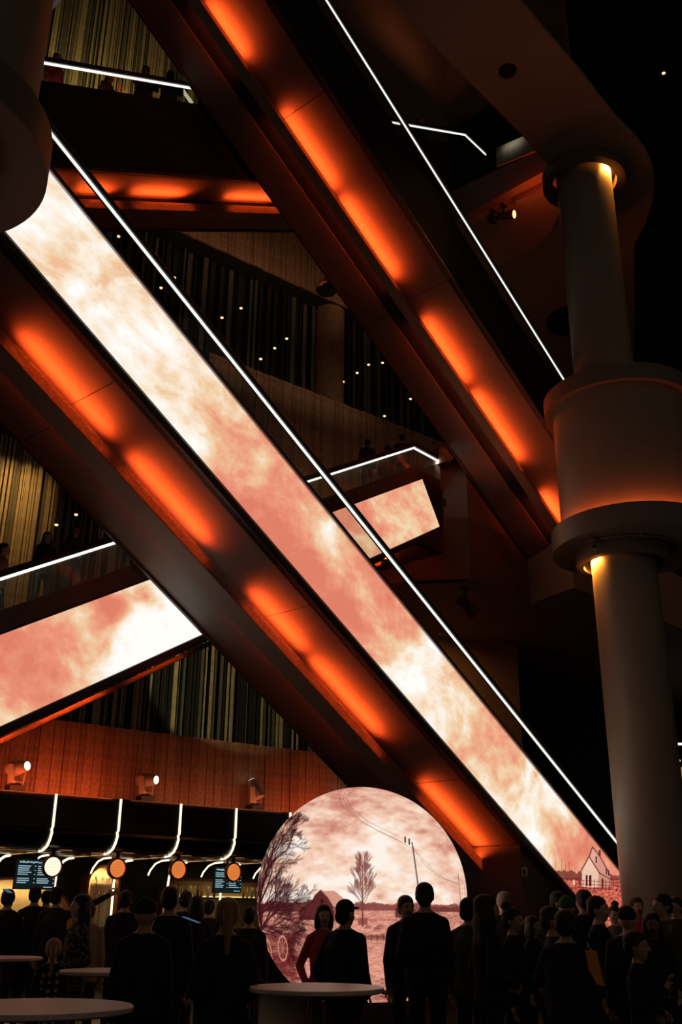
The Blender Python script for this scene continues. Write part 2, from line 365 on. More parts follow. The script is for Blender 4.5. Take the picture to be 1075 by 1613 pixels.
def screen_grid(name, parent, ep, spec, ns, nv, anchors, material, paint=None, seed_uv=(0, 0)):
    """spec: (s_top0, s_bot0, s_top1, s_bot1, h_bot, h_top): quad of a screen on the near side of an escalator, ends cut square to the slope"""
    st0, sb0, st1, sb1, hb, ht = spec
    a = np.linspace(0, 1, ns + 1); b = np.linspace(0, 1, nv + 1); A, Bq = np.meshgrid(a, b, indexing='ij'); A = A.ravel(); Bq = Bq.ravel()
    S = (sb0 + (sb1 - sb0) * A) * (1 - Bq) + (st0 + (st1 - st0) * A) * Bq; H = hb + (ht - hb) * Bq
    P = ep(S, H)
    faces = [(i * (nv + 1) + j, (i + 1) * (nv + 1) + j, (i + 1) * (nv + 1) + j + 1, i * (nv + 1) + j + 1) for i in range(ns) for j in range(nv)]
    me = bpy.data.meshes.new(name); me.from_pydata(P.tolist(), [], faces); me.update()
    uvl = me.uv_layers.new(name='UVMap'); li = np.empty(len(me.loops), np.int32); me.loops.foreach_get('vertex_index', li)
    UV = np.stack([S + seed_uv[0], P[:, 2] + seed_uv[1]], 1); uvl.data.foreach_set('uv', UV[li].astype(np.float32).ravel())
    d = P - CAM; zc = d @ FWD; px = 537.5 + FPX * (d @ XR) / zc; py = 806.5 - FPX * (d @ UR) / zc
    w = np.zeros(len(px)); acc = np.zeros(len(px))
    for (ax, ay, av, ar) in anchors:
        k = np.exp(-((px - ax) ** 2 + (py - ay) ** 2) / (2.0 * ar * ar)) + 1e-6 / (1 + ((px - ax) ** 2 + (py - ay) ** 2) / 1e4); w += k; acc += k * av
    at = me.attributes.new('ctl', 'FLOAT', 'POINT'); at.data.foreach_set('value', (acc / w).astype(np.float32))
    pc = me.color_attributes.new('pic', 'FLOAT_COLOR', 'POINT'); q = np.zeros((len(px), 4), np.float32)
    if paint is not None:
        pt = Painter(px, py); paint(pt); q[:, :3] = pt.rgb; q[:, 3] = pt.a
    pc.data.foreach_set('color', q.ravel())
    return link(name, me, material, parent)

# ------------------------------------------------------------------ escalators
def escalator(name, label, sg, t0, hs, rail, glass0, s0, s1, lip_t, lip_gap, lip_h, tray_t, groove_t, width, joints, lamps, lamp_e, far_e, level=None, side=M_BLACK, led=None, steps=True, far_lamps=None, glass=M_GLASS, upper=M_BLACK):
    base = Wd((s0 + s1) / 2, t0 + width / 2, 0)
    E = empty(name, base, label, 'escalator')
    ep = lambda s, t, h: Wd(s, t0 + t, h + sg * T * s)
    def run(nm, poly, a, b, m, par=E, bev=False):
        o = MB().prism([ep(a, t, h) for t, h in poly], [ep(b, t, h) for t, h in poly]).build(nm, m, par); return fixn(o)
    rect = lambda ta, tb, ha, hb: [(ta, ha), (tb, ha), (tb, hb), (ta, hb)]
    # near side: backing, trims
    run('side_panel', rect(.0, .12, hs, glass0), s0, s1, side)
    if led:
        run('lower_trim', [(-.05, hs - .02), (0, hs - .02), (0, led[0] - .02), (-.02, led[0] - .02), (-.05, led[0] - .07)], s0, s1, M_CLAD)
        run('trim_ledge', rect(-.075, -.04, hs - .03, hs + .03), s0, s1, M_BLACK)
        run('upper_trim', rect(-.04, 0, led[1] + .05, glass0), s0, s1, upper)
    else:
        run('lower_trim', rect(-.03, 0, hs - .02, hs + .06), s0, s1, M_CLAD)
    # soffit panels, split at the joints
    js = [s0] + sorted(joints) + [s1]
    for a, b in zip(js[:-1], js[1:]):
        run('soffit_panel', rect(.0, lip_t + .5, hs, hs + .05), a + .008, b - .008, M_SOFFIT)
        run('inner_soffit_panel', rect(groove_t, width, hs - lip_gap + .06, hs - lip_gap + .1), a + .008, b - .008, M_SOFFIT)
    run('soffit_backing', rect(.05, width - .02, hs + .06, hs + .1), s0, s1, M_BLACKM)
    run('groove_wall', rect(tray_t + .02, groove_t, hs - lip_gap + .11, hs + .05), s0, s1, M_BLACKM)
    lt, lb = hs - lip_gap, hs - lip_gap - lip_h
    tr_ = run('light_tray', [(lip_t + .006, lb), (tray_t, lb), (tray_t, lb + .07), (tray_t - .02, lb + .07), (tray_t - .02, lb + .02), (lip_t + .006, lb + .02)], s0, s1, M_TRAY)
    run('perforated_lip', rect(lip_t, lip_t + .005, lb, lt), s0, s1, M_PERF, tr_)
    run('far_side_panel', rect(width, width + .06, hs - lip_gap, glass0), s0, s1, M_CLAD)
    # lamps in the tray
    dirv = ep(1, 0, 0) - ep(0, 0, 0); dirv /= np.linalg.norm(dirv); UPV = ZV - dirv * dirv[2]; UPV /= np.linalg.norm(UPV)
    for q in lamps:
        a, b = q[0], q[1]; k = q[2] if len(q) > 2 else 1.0
        area('tray_lamp', ep((a + b) / 2, lip_t + .17, lt - .03), dirv, UPV * .82 - NV * .57, (b - a - .2) / math.cos(INC), .1, lamp_e * k * (b - a) * 1.25, ORANGE, spread=100)
        area('tray_lamp', ep((a + b) / 2, lip_t + .17, lt - .04), dirv, UPV * .9 - NV * .45, (b - a - .5) / math.cos(INC), .1, lamp_e * k * (b - a) * .75, ORANGE, spread=155)
        area('tray_lamp', ep((a + b) / 2, lip_t + .12, (lt + lb) / 2 - .01), dirv, -NV, (b - a) / math.cos(INC), lip_h * .5, lamp_e * k * (b - a) * .3, ORANGE)
    for q in (far_lamps if far_lamps is not None else lamps):
        if far_e > 0:
            a, b = q[0], q[1]; k = q[2] if len(q) > 2 else 1.0
            area('tray_lamp', ep((a + b) / 2, tray_t - .05, lb + .085), dirv, UPV * .6 + NV * .8, (b - a) / math.cos(INC), .04, far_e * k * (b - a), ORANGE, spread=110)
    # glass panels, handrail and its lit strip
    s = s0; i = 0
    while s < s1 - .1:
        b = min(s + 2.1, s1); run('glass_panel', rect(.004, .016, glass0, rail - .03), s + .01, b - .01, glass); s = b
    rl = run('handrail', [(-.03, rail + .035), (.11, rail + .035), (.13, rail + .1), (.1, rail + .16), (-.02, rail + .16), (-.05, rail + .1)], s0, s1, M_RUBBER)
    run('light_strip', rect(.0, .02, rail - .028, rail + .03), s0, s1, M_STRIP, rl)
    run('deck', rect(.12, width, glass0 - .12, glass0 - .06), s0, s1, M_BLACKM)
    if steps:
        mb = MB(); n = int(abs(s1 - s0) / .38)
        for k in range(n):
            sa = s0 + k * .38; z = rail - .95 + sg * T * (sa + .19)
            mb.box(Wd(sa + .19, t0 + width * .5, z - .12), EV, NV, ZV, .38, min(1.2, width - .6), .24)
        o = mb.build('step_band', M_BLACKM, E); o['kind'] = 'stuff'
    if level:
        sa, sb = level; zr = rail + sg * T * sa; flat = lambda s, t, h: Wd(s, t0 + t, h)
        def lrun(nm, poly, a, b, m): return fixn(MB().prism([flat(a, t, h) for t, h in poly], [flat(b, t, h) for t, h in poly]).build(nm, m, E))
        lrun('side_panel', rect(0, .12, hs + sg * T * sa, glass0 + sg * T * sa), sa, sb, side)
        lrun('glass_panel', rect(.004, .016, glass0 + sg * T * sa, zr - .03), sa + .02, sb, glass)
        lrun('light_strip', rect(.0, .02, zr - .028, zr + .03), sa - .03, sb, M_STRIP)
        lrun('handrail', rect(-.03, .11, zr + .045, zr + .15), sa - .03, sb, M_RUBBER)
        lrun('landing_floor', rect(.12, width, zr - 1.15, zr - .97), sa, sb + .4, M_BLACKM)
        lrun('landing_soffit', rect(0, width, hs + sg * T * sa, hs + sg * T * sa + .05), sa, sb, M_CLAD)
    return E, ep
def on(x, line, t):   # s of a picture column on a straight picture line, at lateral offset t
    (x0, y0), (x1, y1) = line; y = y0 + (y1 - y0) * (x - x0) / (x1 - x0); return float(atn(x, y, t) @ EV)

# main escalator, screen side towards the sphere
LA1 = ((125.6, 655.7), (761, 1352)); t = 12.5
seg = lambda L, tt, lst: [(on(q[0], L, tt), on(q[1], L, tt)) + tuple(q[2:]) for q in lst]
A1, epA1 = escalator('escalator', 'long escalator with bright cloud screen descending behind the glowing sphere', -1, 11.5, 13.55, 16.2, 15.62, 3.2, 23.6,
    1.0, .28, .25, 1.45, 1.8, 2.62, [on(125, LA1, t), on(432, LA1, t), on(671, LA1, t)],
    seg(LA1, t, [(12, 170, 1), (190, 325, .95), (385, 480, 1), (482, 600, 1), (660, 768, 1)]), 8, .8, led=(13.77, 15.5))
S0_BOX = 18.6
anch1 = [(60, 340, .72, 50), (40, 300, .8, 40), (150, 380, .6, 40), (90, 400, .42, 26), (130, 470, .7, 40), (110, 330, .62, 30), (180, 440, .55, 25), (200, 470, .48, 32), (170, 560, .8, 45), (240, 540, .75, 30), (290, 560, .55, 40), (300, 500, .5, 40), (300, 680, .85, 30), (240, 640, .62, 30), (350, 660, .38, 22),
    (400, 735, .62, 18), (350, 640, .42, 25), (370, 690, .3, 30), (340, 600, .5, 40), (430, 700, .3, 30), (400, 800, .08, 50), (430, 780, .1, 40), (490, 790, .3, 30), (470, 880, .02, 50), (450, 830, .06, 40), (513, 838, .9, 20), (540, 880, .6, 20), (580, 890, .12, 30), (560, 960, .1, 30), (540, 930, .05, 30), (573, 935, .85, 12), (620, 960, .35, 30),
    (600, 1010, .12, 26), (650, 1000, .1, 14), (630, 1040, .85, 26), (690, 1050, .7, 30), (690, 1120, .75, 36), (720, 1080, .5, 30), (665, 1115, .15, 12), (770, 1140, .25, 30), (750, 1110, .5, 25), (740, 1190, .5, 30), (800, 1190, .1, 30), (780, 1250, .6, 36), (770, 1220, .35, 25), (840, 1230, .68, 30), (830, 1290, .8, 36), (870, 1270, .5, 25), (900, 1310, .25, 25), (850, 1345, .55, 25), (940, 1340, .05, 30), (890, 1350, .3, 20), (960, 1380, .2, 30)]
def ep1(S, H): return np.outer(S, EV) + (11.5 - .02) * NV + np.outer(H - T * S, ZV)
M_SKY2 = M_SKY.copy(); M_SKY2.name = 'led_sky_picture_fine'; M_SKY2.cycles.emission_sampling = 'NONE'
SPLIT = 18.6
def house(p):
    cx = lambda x: 700 + x / 2.867; cy = lambda y: 1300 + y / 2.867
    q = lambda pts: [(cx(a), cy(b)) for a, b in pts]
    hor = cy(238); i = np.nonzero(p.Y > hor)[0]; nz = fbm(p.X[i] * .35, p.Y[i] * .5, 5, 3); g = np.clip((nz - .3) / .45, 0, 1)[:, None]
    p._put(i, np.ones(len(i)), np.array(lin((150, 42, 38))) * (1 - g) + np.array(lin((232, 128, 104))) * g)
    i = np.nonzero((p.Y > hor - 4 - 13 * fbm(p.X * .22, p.X * 0, 4, 8)) & (p.Y < hor + 3) & (p.X < cx(640)))[0]; p._put(i, np.ones(len(i)) * .85, (112, 34, 34))
    i = np.nonzero((p.Y > hor - 2 - 6 * fbm(p.X * .3, p.X * 0, 4, 5)) & (p.Y < hor + 4) & (p.X > cx(745)))[0]; p._put(i, np.ones(len(i)) * .8, (120, 40, 38))
    for x, y in ((502, 145), (532, 150), (548, 170), (565, 165)): p.line(cx(x), cy(y), cx(x + 1), cy(212), .5, (120, 50, 45), .8)
    p.poly(q([(652, 150), (672, 100), (752, 226), (752, 276), (700, 280), (700, 210)]), (205, 140, 120))
    p.poly(q([(622, 277), (624, 205), (655, 145), (698, 212), (700, 280)]), (240, 198, 172))
    p.poly(q([(655, 140), (671, 98), (704, 140), (756, 236), (732, 240), (690, 190)]), (216, 150, 130))
    p.poly(q([(671, 104), (690, 126), (690, 180), (662, 148)]), (226, 170, 148))
    for yy in range(170, 276, 9): p.line(cx(628), cy(yy), cx(698), cy(yy + 2), .35, (200, 140, 118), .5 * (yy > 200))
    for a in ((618, 208, 655, 141), (655, 141, 702, 216), (655, 141, 671, 98), (671, 98, 704, 140), (704, 140, 757, 238), (702, 216, 755, 244)): p.line(*[(cx if k % 2 == 0 else cy)(v) for k, v in enumerate(a)], 1.5, (92, 26, 28))
    p.poly(q([(698, 112), (708, 112), (708, 140), (698, 134)]), (120, 40, 38))
    for a in ((640, 225, 649, 275), (654, 225, 666, 275), (712, 240, 720, 280), (730, 196, 736, 222), (740, 202, 746, 228), (684, 140, 690, 170)):
        p.poly(q([(a[0], a[1]), (a[2], a[1]), (a[2], a[3]), (a[0], a[3])]), (74, 20, 24))
    p.line(cx(652), cy(223), cx(652), cy(277), .8, (250, 225, 205))
    for y in (252, 268, 284): p.line(cx(592), cy(y - 4), cx(800), cy(y + 8), .9, (110, 34, 34))
    for x in range(594, 800, 17): p.line(cx(x), cy(246), cx(x), cy(296), .8, (110, 34, 34))
    p.poly(q([(582, 246), (592, 246), (592, 270), (582, 270)]), (240, 190, 165))
screen_grid('screen', A1, ep1, (4.0, 3.6, SPLIT, SPLIT, 13.77, 15.5), 90, 10, anch1, M_SKY)
screen_grid('screen', A1, ep1, (SPLIT, SPLIT, 23.4, 23.4, 13.77, 15.5), 330, 150, anch1, M_SKY2, house)
fixn(MB().prism([epA1(3.2, tt, h) for tt, h in ((-.06, 15.5), (0, 15.5), (0, 15.55), (-.06, 15.55))], [epA1(23.4, tt, h) for tt, h in ((-.06, 15.5), (0, 15.5), (0, 15.55), (-.06, 15.55))]).build('screen_frame', M_FRAME, A1))
# end wall under the foot of the main escalator
box = MB(); zs = lambda s: 13.52 - T * s
poly = lambda t: [Wd(S0_BOX, t, 0), Wd(23.5, t, 0), Wd(23.5, t, max(zs(23.5), .02)), Wd(S0_BOX, t, zs(S0_BOX))]
o = fixn(box.prism(poly(11.56), poly(14.0)).build('foot_wall', M_CLAD, A1))
u = empty('call_panel', ats(827, 1373, S0_BOX - .02), 'small pale wall panel with icon at the foot of the main escalator', 'wall panel')
P = ats(827, 1373, S0_BOX - .02)
MB().box(P, EV, NV, ZV, .03, .12, .19).build('plate', mat('pale_plate', (.35, .3, .27), .5), u)
MB().box(P - EV * .02, EV, NV, ZV, .01, .06, .06).build('icon', M_BLACKM, u)
MB().box(P - EV * .02 - ZV * .06, EV, NV, ZV, .01, .06, .02).build('icon_line', M_BLACKM, u)

# upper escalator, dark side
LA2 = ((319, 0), (884, 821.6)); t = 12.71
A2, epA2 = escalator('escalator', 'upper escalator with black side and orange glowing underside ending behind the pillar', -1, 11.5, 25.48, 28.0, 27.45, 1.5, 24.3,
    1.21, .28, .16, 1.47, 1.95, 2.75, [on(455, LA2, t), on(650, LA2, t) , on(270, LA2, t)],
    seg(LA2, t, [(250, 290), (318, 388, .9), (438, 530, .9), (532, 625, 1), (664, 738, 1), (742, 822, 1), (852, 890, 1.1)]), 9, 2.6, side=M_BLACKM)
# crossing escalator with screen, rising away to the upper landing
LB1 = ((0, 1165), (337.6, 1008)); t = 15.6
B1, epB1 = escalator('escalator', 'crossing escalator with peach cloud screen rising behind the main escalator', 1, 14.4, -.68, 1.98, 1.42, -2.0, 19.1,
    1.2, .26, .11, 1.5, 1.8, 2.5, [on(238, LB1, t), 17.0], seg(LB1, t, [(-120, 40, 1.5), (45, 165, 1.5), (200, 290, .4), (560, 655, 1.5)]), 9, 0, level=(19.05, 20.2), led=(-.54, 1.0), glass=M_GLASSH, upper=mat('warm_brown_trim', (.12, .075, .06), .5))
area('rail_fill', epB1(8.5, .1, 1.93), epB1(1, 0, 0) - epB1(0, 0, 0), np.array([EV[0] * math.sin(INC), EV[1] * math.sin(INC), -math.cos(INC)]) - NV * .25, 20.5 / math.cos(INC), .03, 24, (1.0, .98, .82))  # added fill under the handrail, lighting the diffuse mix in the glass
fixn(MB().prism([epB1(19.1, 0, h) for h in (-.68, 1.42)] + [Wd(20.3, 14.4, 12.1), Wd(20.3, 14.4, 10.35)], [epB1(19.1, .1, h) for h in (-.68, 1.42)] + [Wd(20.3, 14.5, 12.1), Wd(20.3, 14.5, 10.35)]).build('landing_cladding', M_BLACK, B1))
anchB = [(0, 1020, .12, 50), (60, 1000, .2, 40), (100, 1050, .06, 40), (60, 1060, .08, 40), (110, 1000, .4, 25), (30, 1090, .12, 30), (20, 1130, .65, 28), (60, 1110, .45, 26), (120, 1090, .55, 30), (140, 1005, .85, 18), (118, 985, .5, 18), (165, 980, -.1, 12), (182, 962, -.15, 13), (172, 1012, -.05, 9), (225, 942, -.2, 11), (205, 922, .6, 14), (200, 990, .8, 14), (240, 980, .95, 30), (280, 990, .9, 35), (220, 1030, .75, 30), (170, 1050, .8, 22), (165, 1090, .6, 20), (258, 950, .2, 7), (140, 1040, .6, 20),
    (560, 820, .28, 60), (620, 800, .34, 60), (660, 790, .32, 60)]
def epb(S, H): return np.outer(S, EV) + (14.4 - .02) * NV + np.outer(H + T * S, ZV)
screen_grid('screen', B1, epb, (-1.2, -.6, 19.35, 20.07, -.54, 1.0), 80, 10, anchB, M_SKY, seed_uv=(40, 7))
fixn(MB().prism([epB1(-2, tt, h) for tt, h in ((-.06, -.6), (0, -.6), (0, -.55), (-.06, -.55))], [epB1(19.6, tt, h) for tt, h in ((-.06, -.6), (0, -.6), (0, -.55), (-.06, -.55))]).build('screen_frame', M_CLAD, B1))
# topmost crossing escalator, dark side
LB2 = ((136, 313), (442, 326)); t = 15.24
B2, epB2 = escalator('escalator', 'topmost crossing escalator with dark side, crossing behind the upper escalator', 1, 14.45, 10.39, 12.95, 12.5, 2.5, 22.4,
    .79, .28, .23, 1.1, 1.4, 2.3, [], seg(LB2, t, [(60, 100), (128, 190, .9), (215, 305, 1), (362, 450, 1)]), 8, 0, level=(22.35, 23.6), side=M_BLACKM)

# ------------------------------------------------------------------ columns
M_AMBER = (1.0, .35, .045)
def column(label, c, zc, rs=.73, rd=1.34, rr=1.59, upper=None, off=(0, 0)):
    cx, cy = c; dx, dy = cx + off[0], cy + off[1]; E = empty('column', (cx, cy, 0), label, 'column')
    zb, zt = zc
    MB().lathe([(rs, 0), (rs, zb + .2)], (cx, cy, 0), seg=64).build('lower_shaft', M_COL, E, True)
    MB().lathe([(rd, zb + .4), (rd, zb + 3.7)], (dx, dy, 0), seg=72).build('drum', M_COL, E, True)
    MB().lathe([(.95, zb), (rr, zb), (rr, zb + .53), (rr - .05, zb + .53), (rr - .05, zb + .3), (.95, zb + .3)], (dx, dy, 0), seg=72, closed=True).build('ring', M_RING, E, True)
    MB().lathe([(.9, zb - .3), (1.07, zb - .3), (1.07, zb + .05), (.9, zb + .05)], (cx, cy, 0), seg=64, closed=True).build('collar', M_RING, E, True)
    MB().lathe([(.7, zb + .05), (1.4, zb + .05), (1.4, zb + .12), (.7, zb + .12)], (cx, cy, 0), seg=64, closed=True).build('ring_cap', M_BLACKM, E, True)
    if upper:
        MB().lathe([(rs, zb + 3.0), (rs, upper)], (cx, cy, 0), seg=64).build('upper_shaft', M_COL, E, True)
        MB().lathe([(rd + .02, zb + 3.62), (rd + .19, zb + 3.6), (rd + .2, zb + 4.0), (rs, zb + 4.02), (rs, zb + 3.95)], (dx, dy, 0), seg=72, closed=True).build('drum_lip', M_RING, E, True)
    return E
pc = atn(1036, 1397, 9.6); CR = (pc[0], pc[1]); ZR = 9.3
RTV = np.array([CR[1], -CR[0]]) / np.hypot(*CR) * .25; CD = (CR[0] + RTV[0], CR[1] + RTV[1])
colR = column('tall pale plaster column on the right with amber lit collar', CR, (ZR, 0), rd=1.59, rr=1.84, upper=20.6, off=RTV)
# drum glow from a lamp ring lying on the ring ledge, collar lamps shining down on the shafts
for a in np.linspace(0, 2 * math.pi, 14, endpoint=False):
    P = np.array([CD[0] + 1.7 * math.cos(a), CD[1] + 1.7 * math.sin(a), ZR + .36]); tdir = np.array([-math.sin(a), math.cos(a), 0])
    inn = np.array([-math.cos(a), -math.sin(a), 0]); area('ledge_lamp', P, tdir, ZV + inn * .25, .7, .05, 7, (1.0, .16, .03))
def dir_to(px, py, c): # unit horizontal direction in the picture sense (left negative)
    return 0
view = np.array([CR[0], CR[1], 0]) / np.hypot(*CR); left = np.array([-view[1], view[0], 0])
for k, en in ((1.0, 70), (.85, 34)):
    dv = left * k - view * math.sqrt(max(0, 1 - k * k)); P = np.array([CR[0], CR[1], ZR - .2]) + dv * .83
    area('collar_lamp', P, np.cross(dv, ZV), -ZV - dv * .35, .3, .08, en, M_AMBER)
def sec_camera(parent, P, dv, label=None):
    side_ = np.cross(dv, ZV)
    e_ = MB().lathe([(.11, 0), (.11, .05), (.05, .08)], P - ZV * .08, seg=16).build('camera_mount', M_RING, parent)
    MB().tube([P - ZV * .08, P - ZV * .15], .03, 8).build('camera_stem', M_RING, e_)
    MB().tube([P - ZV * .17 - dv * .08, P - ZV * .22 + dv * .12], .065, 12).build('camera_body', M_RING, e_)
    MB().tube([P - ZV * .22 + dv * .12, P - ZV * .224 + dv * .13], .045, 10).build('lens', M_BLACKM, e_)
dv = (left * .45 - view * .9); P = np.array([CR[0], CR[1], ZR]) + dv * 1.3
sec_camera(colR, P, -view)
pts = [np.array([CR[0], CR[1], ZR - .03]) + 1.28 * (-view * math.cos(a) + left * math.sin(a)) for a in np.linspace(.36, -1.0, 14)]
MB().tube(pts, .022, 8).build('conduit', M_RING, colR)
for a in (0.0, -.35): MB().box(np.array([CR[0], CR[1], ZR - .02]) + 1.28 * (-view * math.cos(a) + left * math.sin(a)), view, left, ZV, .08, .05, .1).build('conduit_clip', M_RING, colR)
colL = column('dark column at the upper left corner with wide underlit ring', (-5.08, 9.15), (9.62, 0), upper=20.6)
vl = np.array([-5.08, 9.15, 0]) / math.hypot(5.08, 9.15); ll = np.array([-vl[1], vl[0], 0])
sec_camera(colL, np.array([-5.08, 9.15, 9.62]) + vl * .9 * 1.35 - ll * .42, -vl)

# ------------------------------------------------------------------ level two slab, pier and soffit
Z2 = 9.88
px = lambda u, v, z: atz(u, v, z)[:2]
pA, pB, pC, pD = px(650, 915, Z2), px(742, 912, Z2), px(836, 951, Z2), px(905, 926, Z2)
far = [Wd(44, 11, 0)[:2], Wd(44, 23, 0)[:2], Wd(18, 23, 0)[:2]]
f2 = MB().slab([pB, pC, pD] + far + [pA], Z2, 11.68).build('floor', M_CEIL); fixn(f2); tag(f2, kind='structure')
M_WALLR = mat('warm_wall_paint', (.2, .13, .1), .55, 0, .06, 1)
e2 = lambda p, k: (p[0] + k * NV[0], p[1] + k * NV[1])
w2 = fixn(MB().slab([pA, pB, e2(pB, .5), e2(pA, .5)], Z2 - .0, 13.35).build('wall_landing', M_WALLR)); tag(w2, kind='structure')
w3 = fixn(MB().slab([pB, pC, e2(pC, .5), e2(pB, .5)], Z2 + .003, 15.2).build('wall_landing', M_WALLR)); tag(w3, kind='structure')
P = atn(704, 717, 14.5)
blk = fixn(MB().prism([atn(692, 706, 14.36), atn(710, 703, 14.36), atn(719, 722, 14.36), atn(691, 730, 14.36)], [q + NV * .5 for q in (atn(692, 706, 14.36), atn(710, 703, 14.36), atn(719, 722, 14.36), atn(691, 730, 14.36))]).build('trim_1', M_WALLR)); tag(blk, kind='structure')
# warm wall under the level two soffit, seen beyond the main escalator
qa, qb = atz(814, 1014, Z2 - .05), atz(690, 1010, Z2 - .05)
w4 = fixn(MB().slab([qa[:2], qb[:2], qb[:2] + NV[:2] * .4 * 8, qa[:2] + EV[:2] * .2 + NV[:2] * 3], 0, Z2 - .01).build('wall_passage', mat('passage_wall', (.25, .13, .06), .6))); tag(w4, kind='structure')
q = atz(700, 985, Z2 - .05)
area('passage_lamp', q - ZV * .3, EV, -ZV * .9 + NV * .3, .6, .3, 30, (1, .5, .18))
area('landing_fill', Wd(20.05, 14.36, 12.9), NV, EV * .8 - ZV * .35 + NV * .1, .12, .05, 2.2, (1.0, .97, .8))  # added at the rail end to brighten the landing wall
# upper slab with rounded end around the column
Z3 = 20.3
out3 = [(590, -30), (701, 90), (816, 206), (884, 283), (905, 330), (940, 400), (980, 407), (1000, 385), (1017, 352), (1028, 318), (1032, 286), (1028, 260), (1017, 236), (998, 212), (972, 186), (945, 152), (917, 115), (868, 58), (819, 0), (790, -30)]
s3 = fixn(MB().slab([px(u, v, Z3) for u, v in out3], Z3, Z3 + .1).build('ceiling', M_CEIL)); tag(s3, kind='structure')
MB().lathe([(.86, Z3 - .35), (1.1, Z3 - .35), (1.1, Z3 + .02), (.86, Z3 + .02)], (CR[0], CR[1], 0), seg=64, closed=True).build('ceiling_collar', M_RING, s3, True)
for k, en in ((-.9, 70), (-.99, 60)):
    dv = left * k - view * math.sqrt(max(0, 1 - k * k)); P = np.array([CR[0], CR[1], Z3 - .1]) + dv * .82
    area('collar_lamp', P, np.cross(dv, ZV), -ZV - dv * .1, .3, .07, en, M_AMBER)
P = atz(800, 111, Z3)
vn = MB().lathe([(.2, -.06), (.22, 0)], P, seg=24).build('ceiling_vent', M_BLACKM, s3, True)
# landing slab of level three behind: fascia, soffits, dark disc for a round opening
Z3B = 21.8
pl = [(640, 372), (742, 338), (872, 264), (886, 300), (884, 318), (882, 332), (867, 367), (836, 397), (784, 417), (720, 440), (640, 440)]
s4 = fixn(MB().slab([px(u, v, Z3B) for u, v in pl], Z3B, Z3B + .3).build('ceiling', M_CEIL)); tag(s4, kind='structure')
pl = [(690, 380), (800, 330), (905, 300), (1000, 380), (1000, 640), (700, 640)]
s5 = fixn(MB().slab([px(u, v, 22.5) for u, v in pl], 22.5, 22.8).build('ceiling', M_CEIL)); tag(s5, kind='structure')
P = atz(905, 503, 22.5); MB().lathe([(1.02, -.12), (1.05, 0)], P, seg=40).build('opening_shade_disc', M_BLACKM, s5, True)  # black disc put in for the darkness of an opening
SF = float(atz(790, 303, Z3B) @ EV)
qd = [ats(u, v, SF) for u, v in ((690, 312), (868, 228), (872, 262), (712, 350))]
w5 = fixn(MB().prism(qd, [q + EV * .3 for q in qd]).build('wall_upper', M_WALLR)); tag(w5, kind='structure')
qd = [ats(u, v, SF - .05) for u, v in ((782, 262), (782, 233), (846, 205), (868, 228))]
t2 = fixn(MB().prism(qd, [q + EV * .3 for q in qd]).build('trim_2', mat('lit_fascia', (.3, .26, .2), .6))); tag(t2, kind='structure')  # paler colour stands for the brighter lit top of the fascia
area('landing_fill', ats(800, 215, SF - .35), NV, EV - ZV * .3, .6, .1, .4, (1, .95, .75), spread=100)  # fill aimed at the paler block, without a fixture
qd = [ats(u, v, SF + .4) for u, v in ((800, 306), (884, 262), (888, 285), (812, 318))]
fixn(MB().prism(qd, [q + EV * .1 for q in qd]).build('glowing_recess', M_SOFFIT, w5))
area('recess_lamp', ats(850, 300, SF - .1) - ZV * .2, NV, EV * .6 + ZV, 1.6, .1, 16, ORANGE)
# high walls behind the topmost escalator
sc = float(atn(705, 195, 18.0) @ EV); zc_ = atn(705, 195, 18.0)[2]
w6 = fixn(MB().slab([Wd(15.5, 18, 0)[:2], Wd(sc, 18, 0)[:2], Wd(sc, 18.3, 0)[:2], Wd(15.5, 18.3, 0)[:2]], 24.5, 37.9).build('wall_high', M_WALLR)); tag(w6, kind='structure')
w7 = fixn(MB().slab([Wd(sc, 18, 0)[:2], Wd(sc, 12.5, 0)[:2], Wd(sc + .3, 12.5, 0)[:2], Wd(sc + .3, 18.3, 0)[:2]], zc_, 37.9).build('wall_high', M_WALLR)); tag(w7, kind='structure')
area('high_wall_fill', Wd(sc - 3, 16.2, zc_ + 1.5), EV, NV * .6 + ZV, 3, .2, 12, (1, .3, .12))  # added red fill that lightens both high walls, no fixture

# stage spotlights
def stage_spot(label, P, dv, s=1.0, lens=None):
    E = empty('stage_spotlight', P, label, 'spotlight')
    MB().box(P - ZV * .02, EV, NV, ZV, .3 * s, .08, .04).build('clamp_bar', M_BLACKM, E)
    MB().tube([P, P - ZV * .3 * s], .03 * s, 8).build('drop_arm', M_BLACKM, E)
    y = np.cross(dv, ZV); y /= np.linalg.norm(y); c = P - ZV * .42 * s
    fixn(MB().prism([c + y * .15 * s * k + d for k, d in ((-1, ZV * .14 * s), (1, ZV * .14 * s), (1.15, -ZV * .05 * s), (.95, -ZV * .05 * s), (.85, ZV * .09 * s), (-.85, ZV * .09 * s), (-.95, -ZV * .05 * s), (-1.15, -ZV * .05 * s))], [c + dv * .05 + y * .15 * s * k + d for k, d in ((-1, ZV * .14 * s), (1, ZV * .14 * s), (1.15, -ZV * .05 * s), (.95, -ZV * .05 * s), (.85, ZV * .09 * s), (-.85, ZV * .09 * s), (-.95, -ZV * .05 * s), (-1.15, -ZV * .05 * s))]).build('yoke', M_BLACKM, E))
    b = MB().tube([c - dv * .22 * s, c - dv * .2 * s, c + dv * .14 * s, c + dv * .16 * s, c + dv * .34 * s], [.09 * s, .11 * s, .11 * s, .14 * s, .15 * s], 16).build('barrel', mat('spot_housing', (.03, .028, .026), .5), E, True)
    MB().tube([c + dv * .335 * s, c + dv * .35 * s], .12 * s, 16).build('lens', lens or M_BLACKM, b)
dn = lambda v: np.array(v, float) / np.linalg.norm(v)
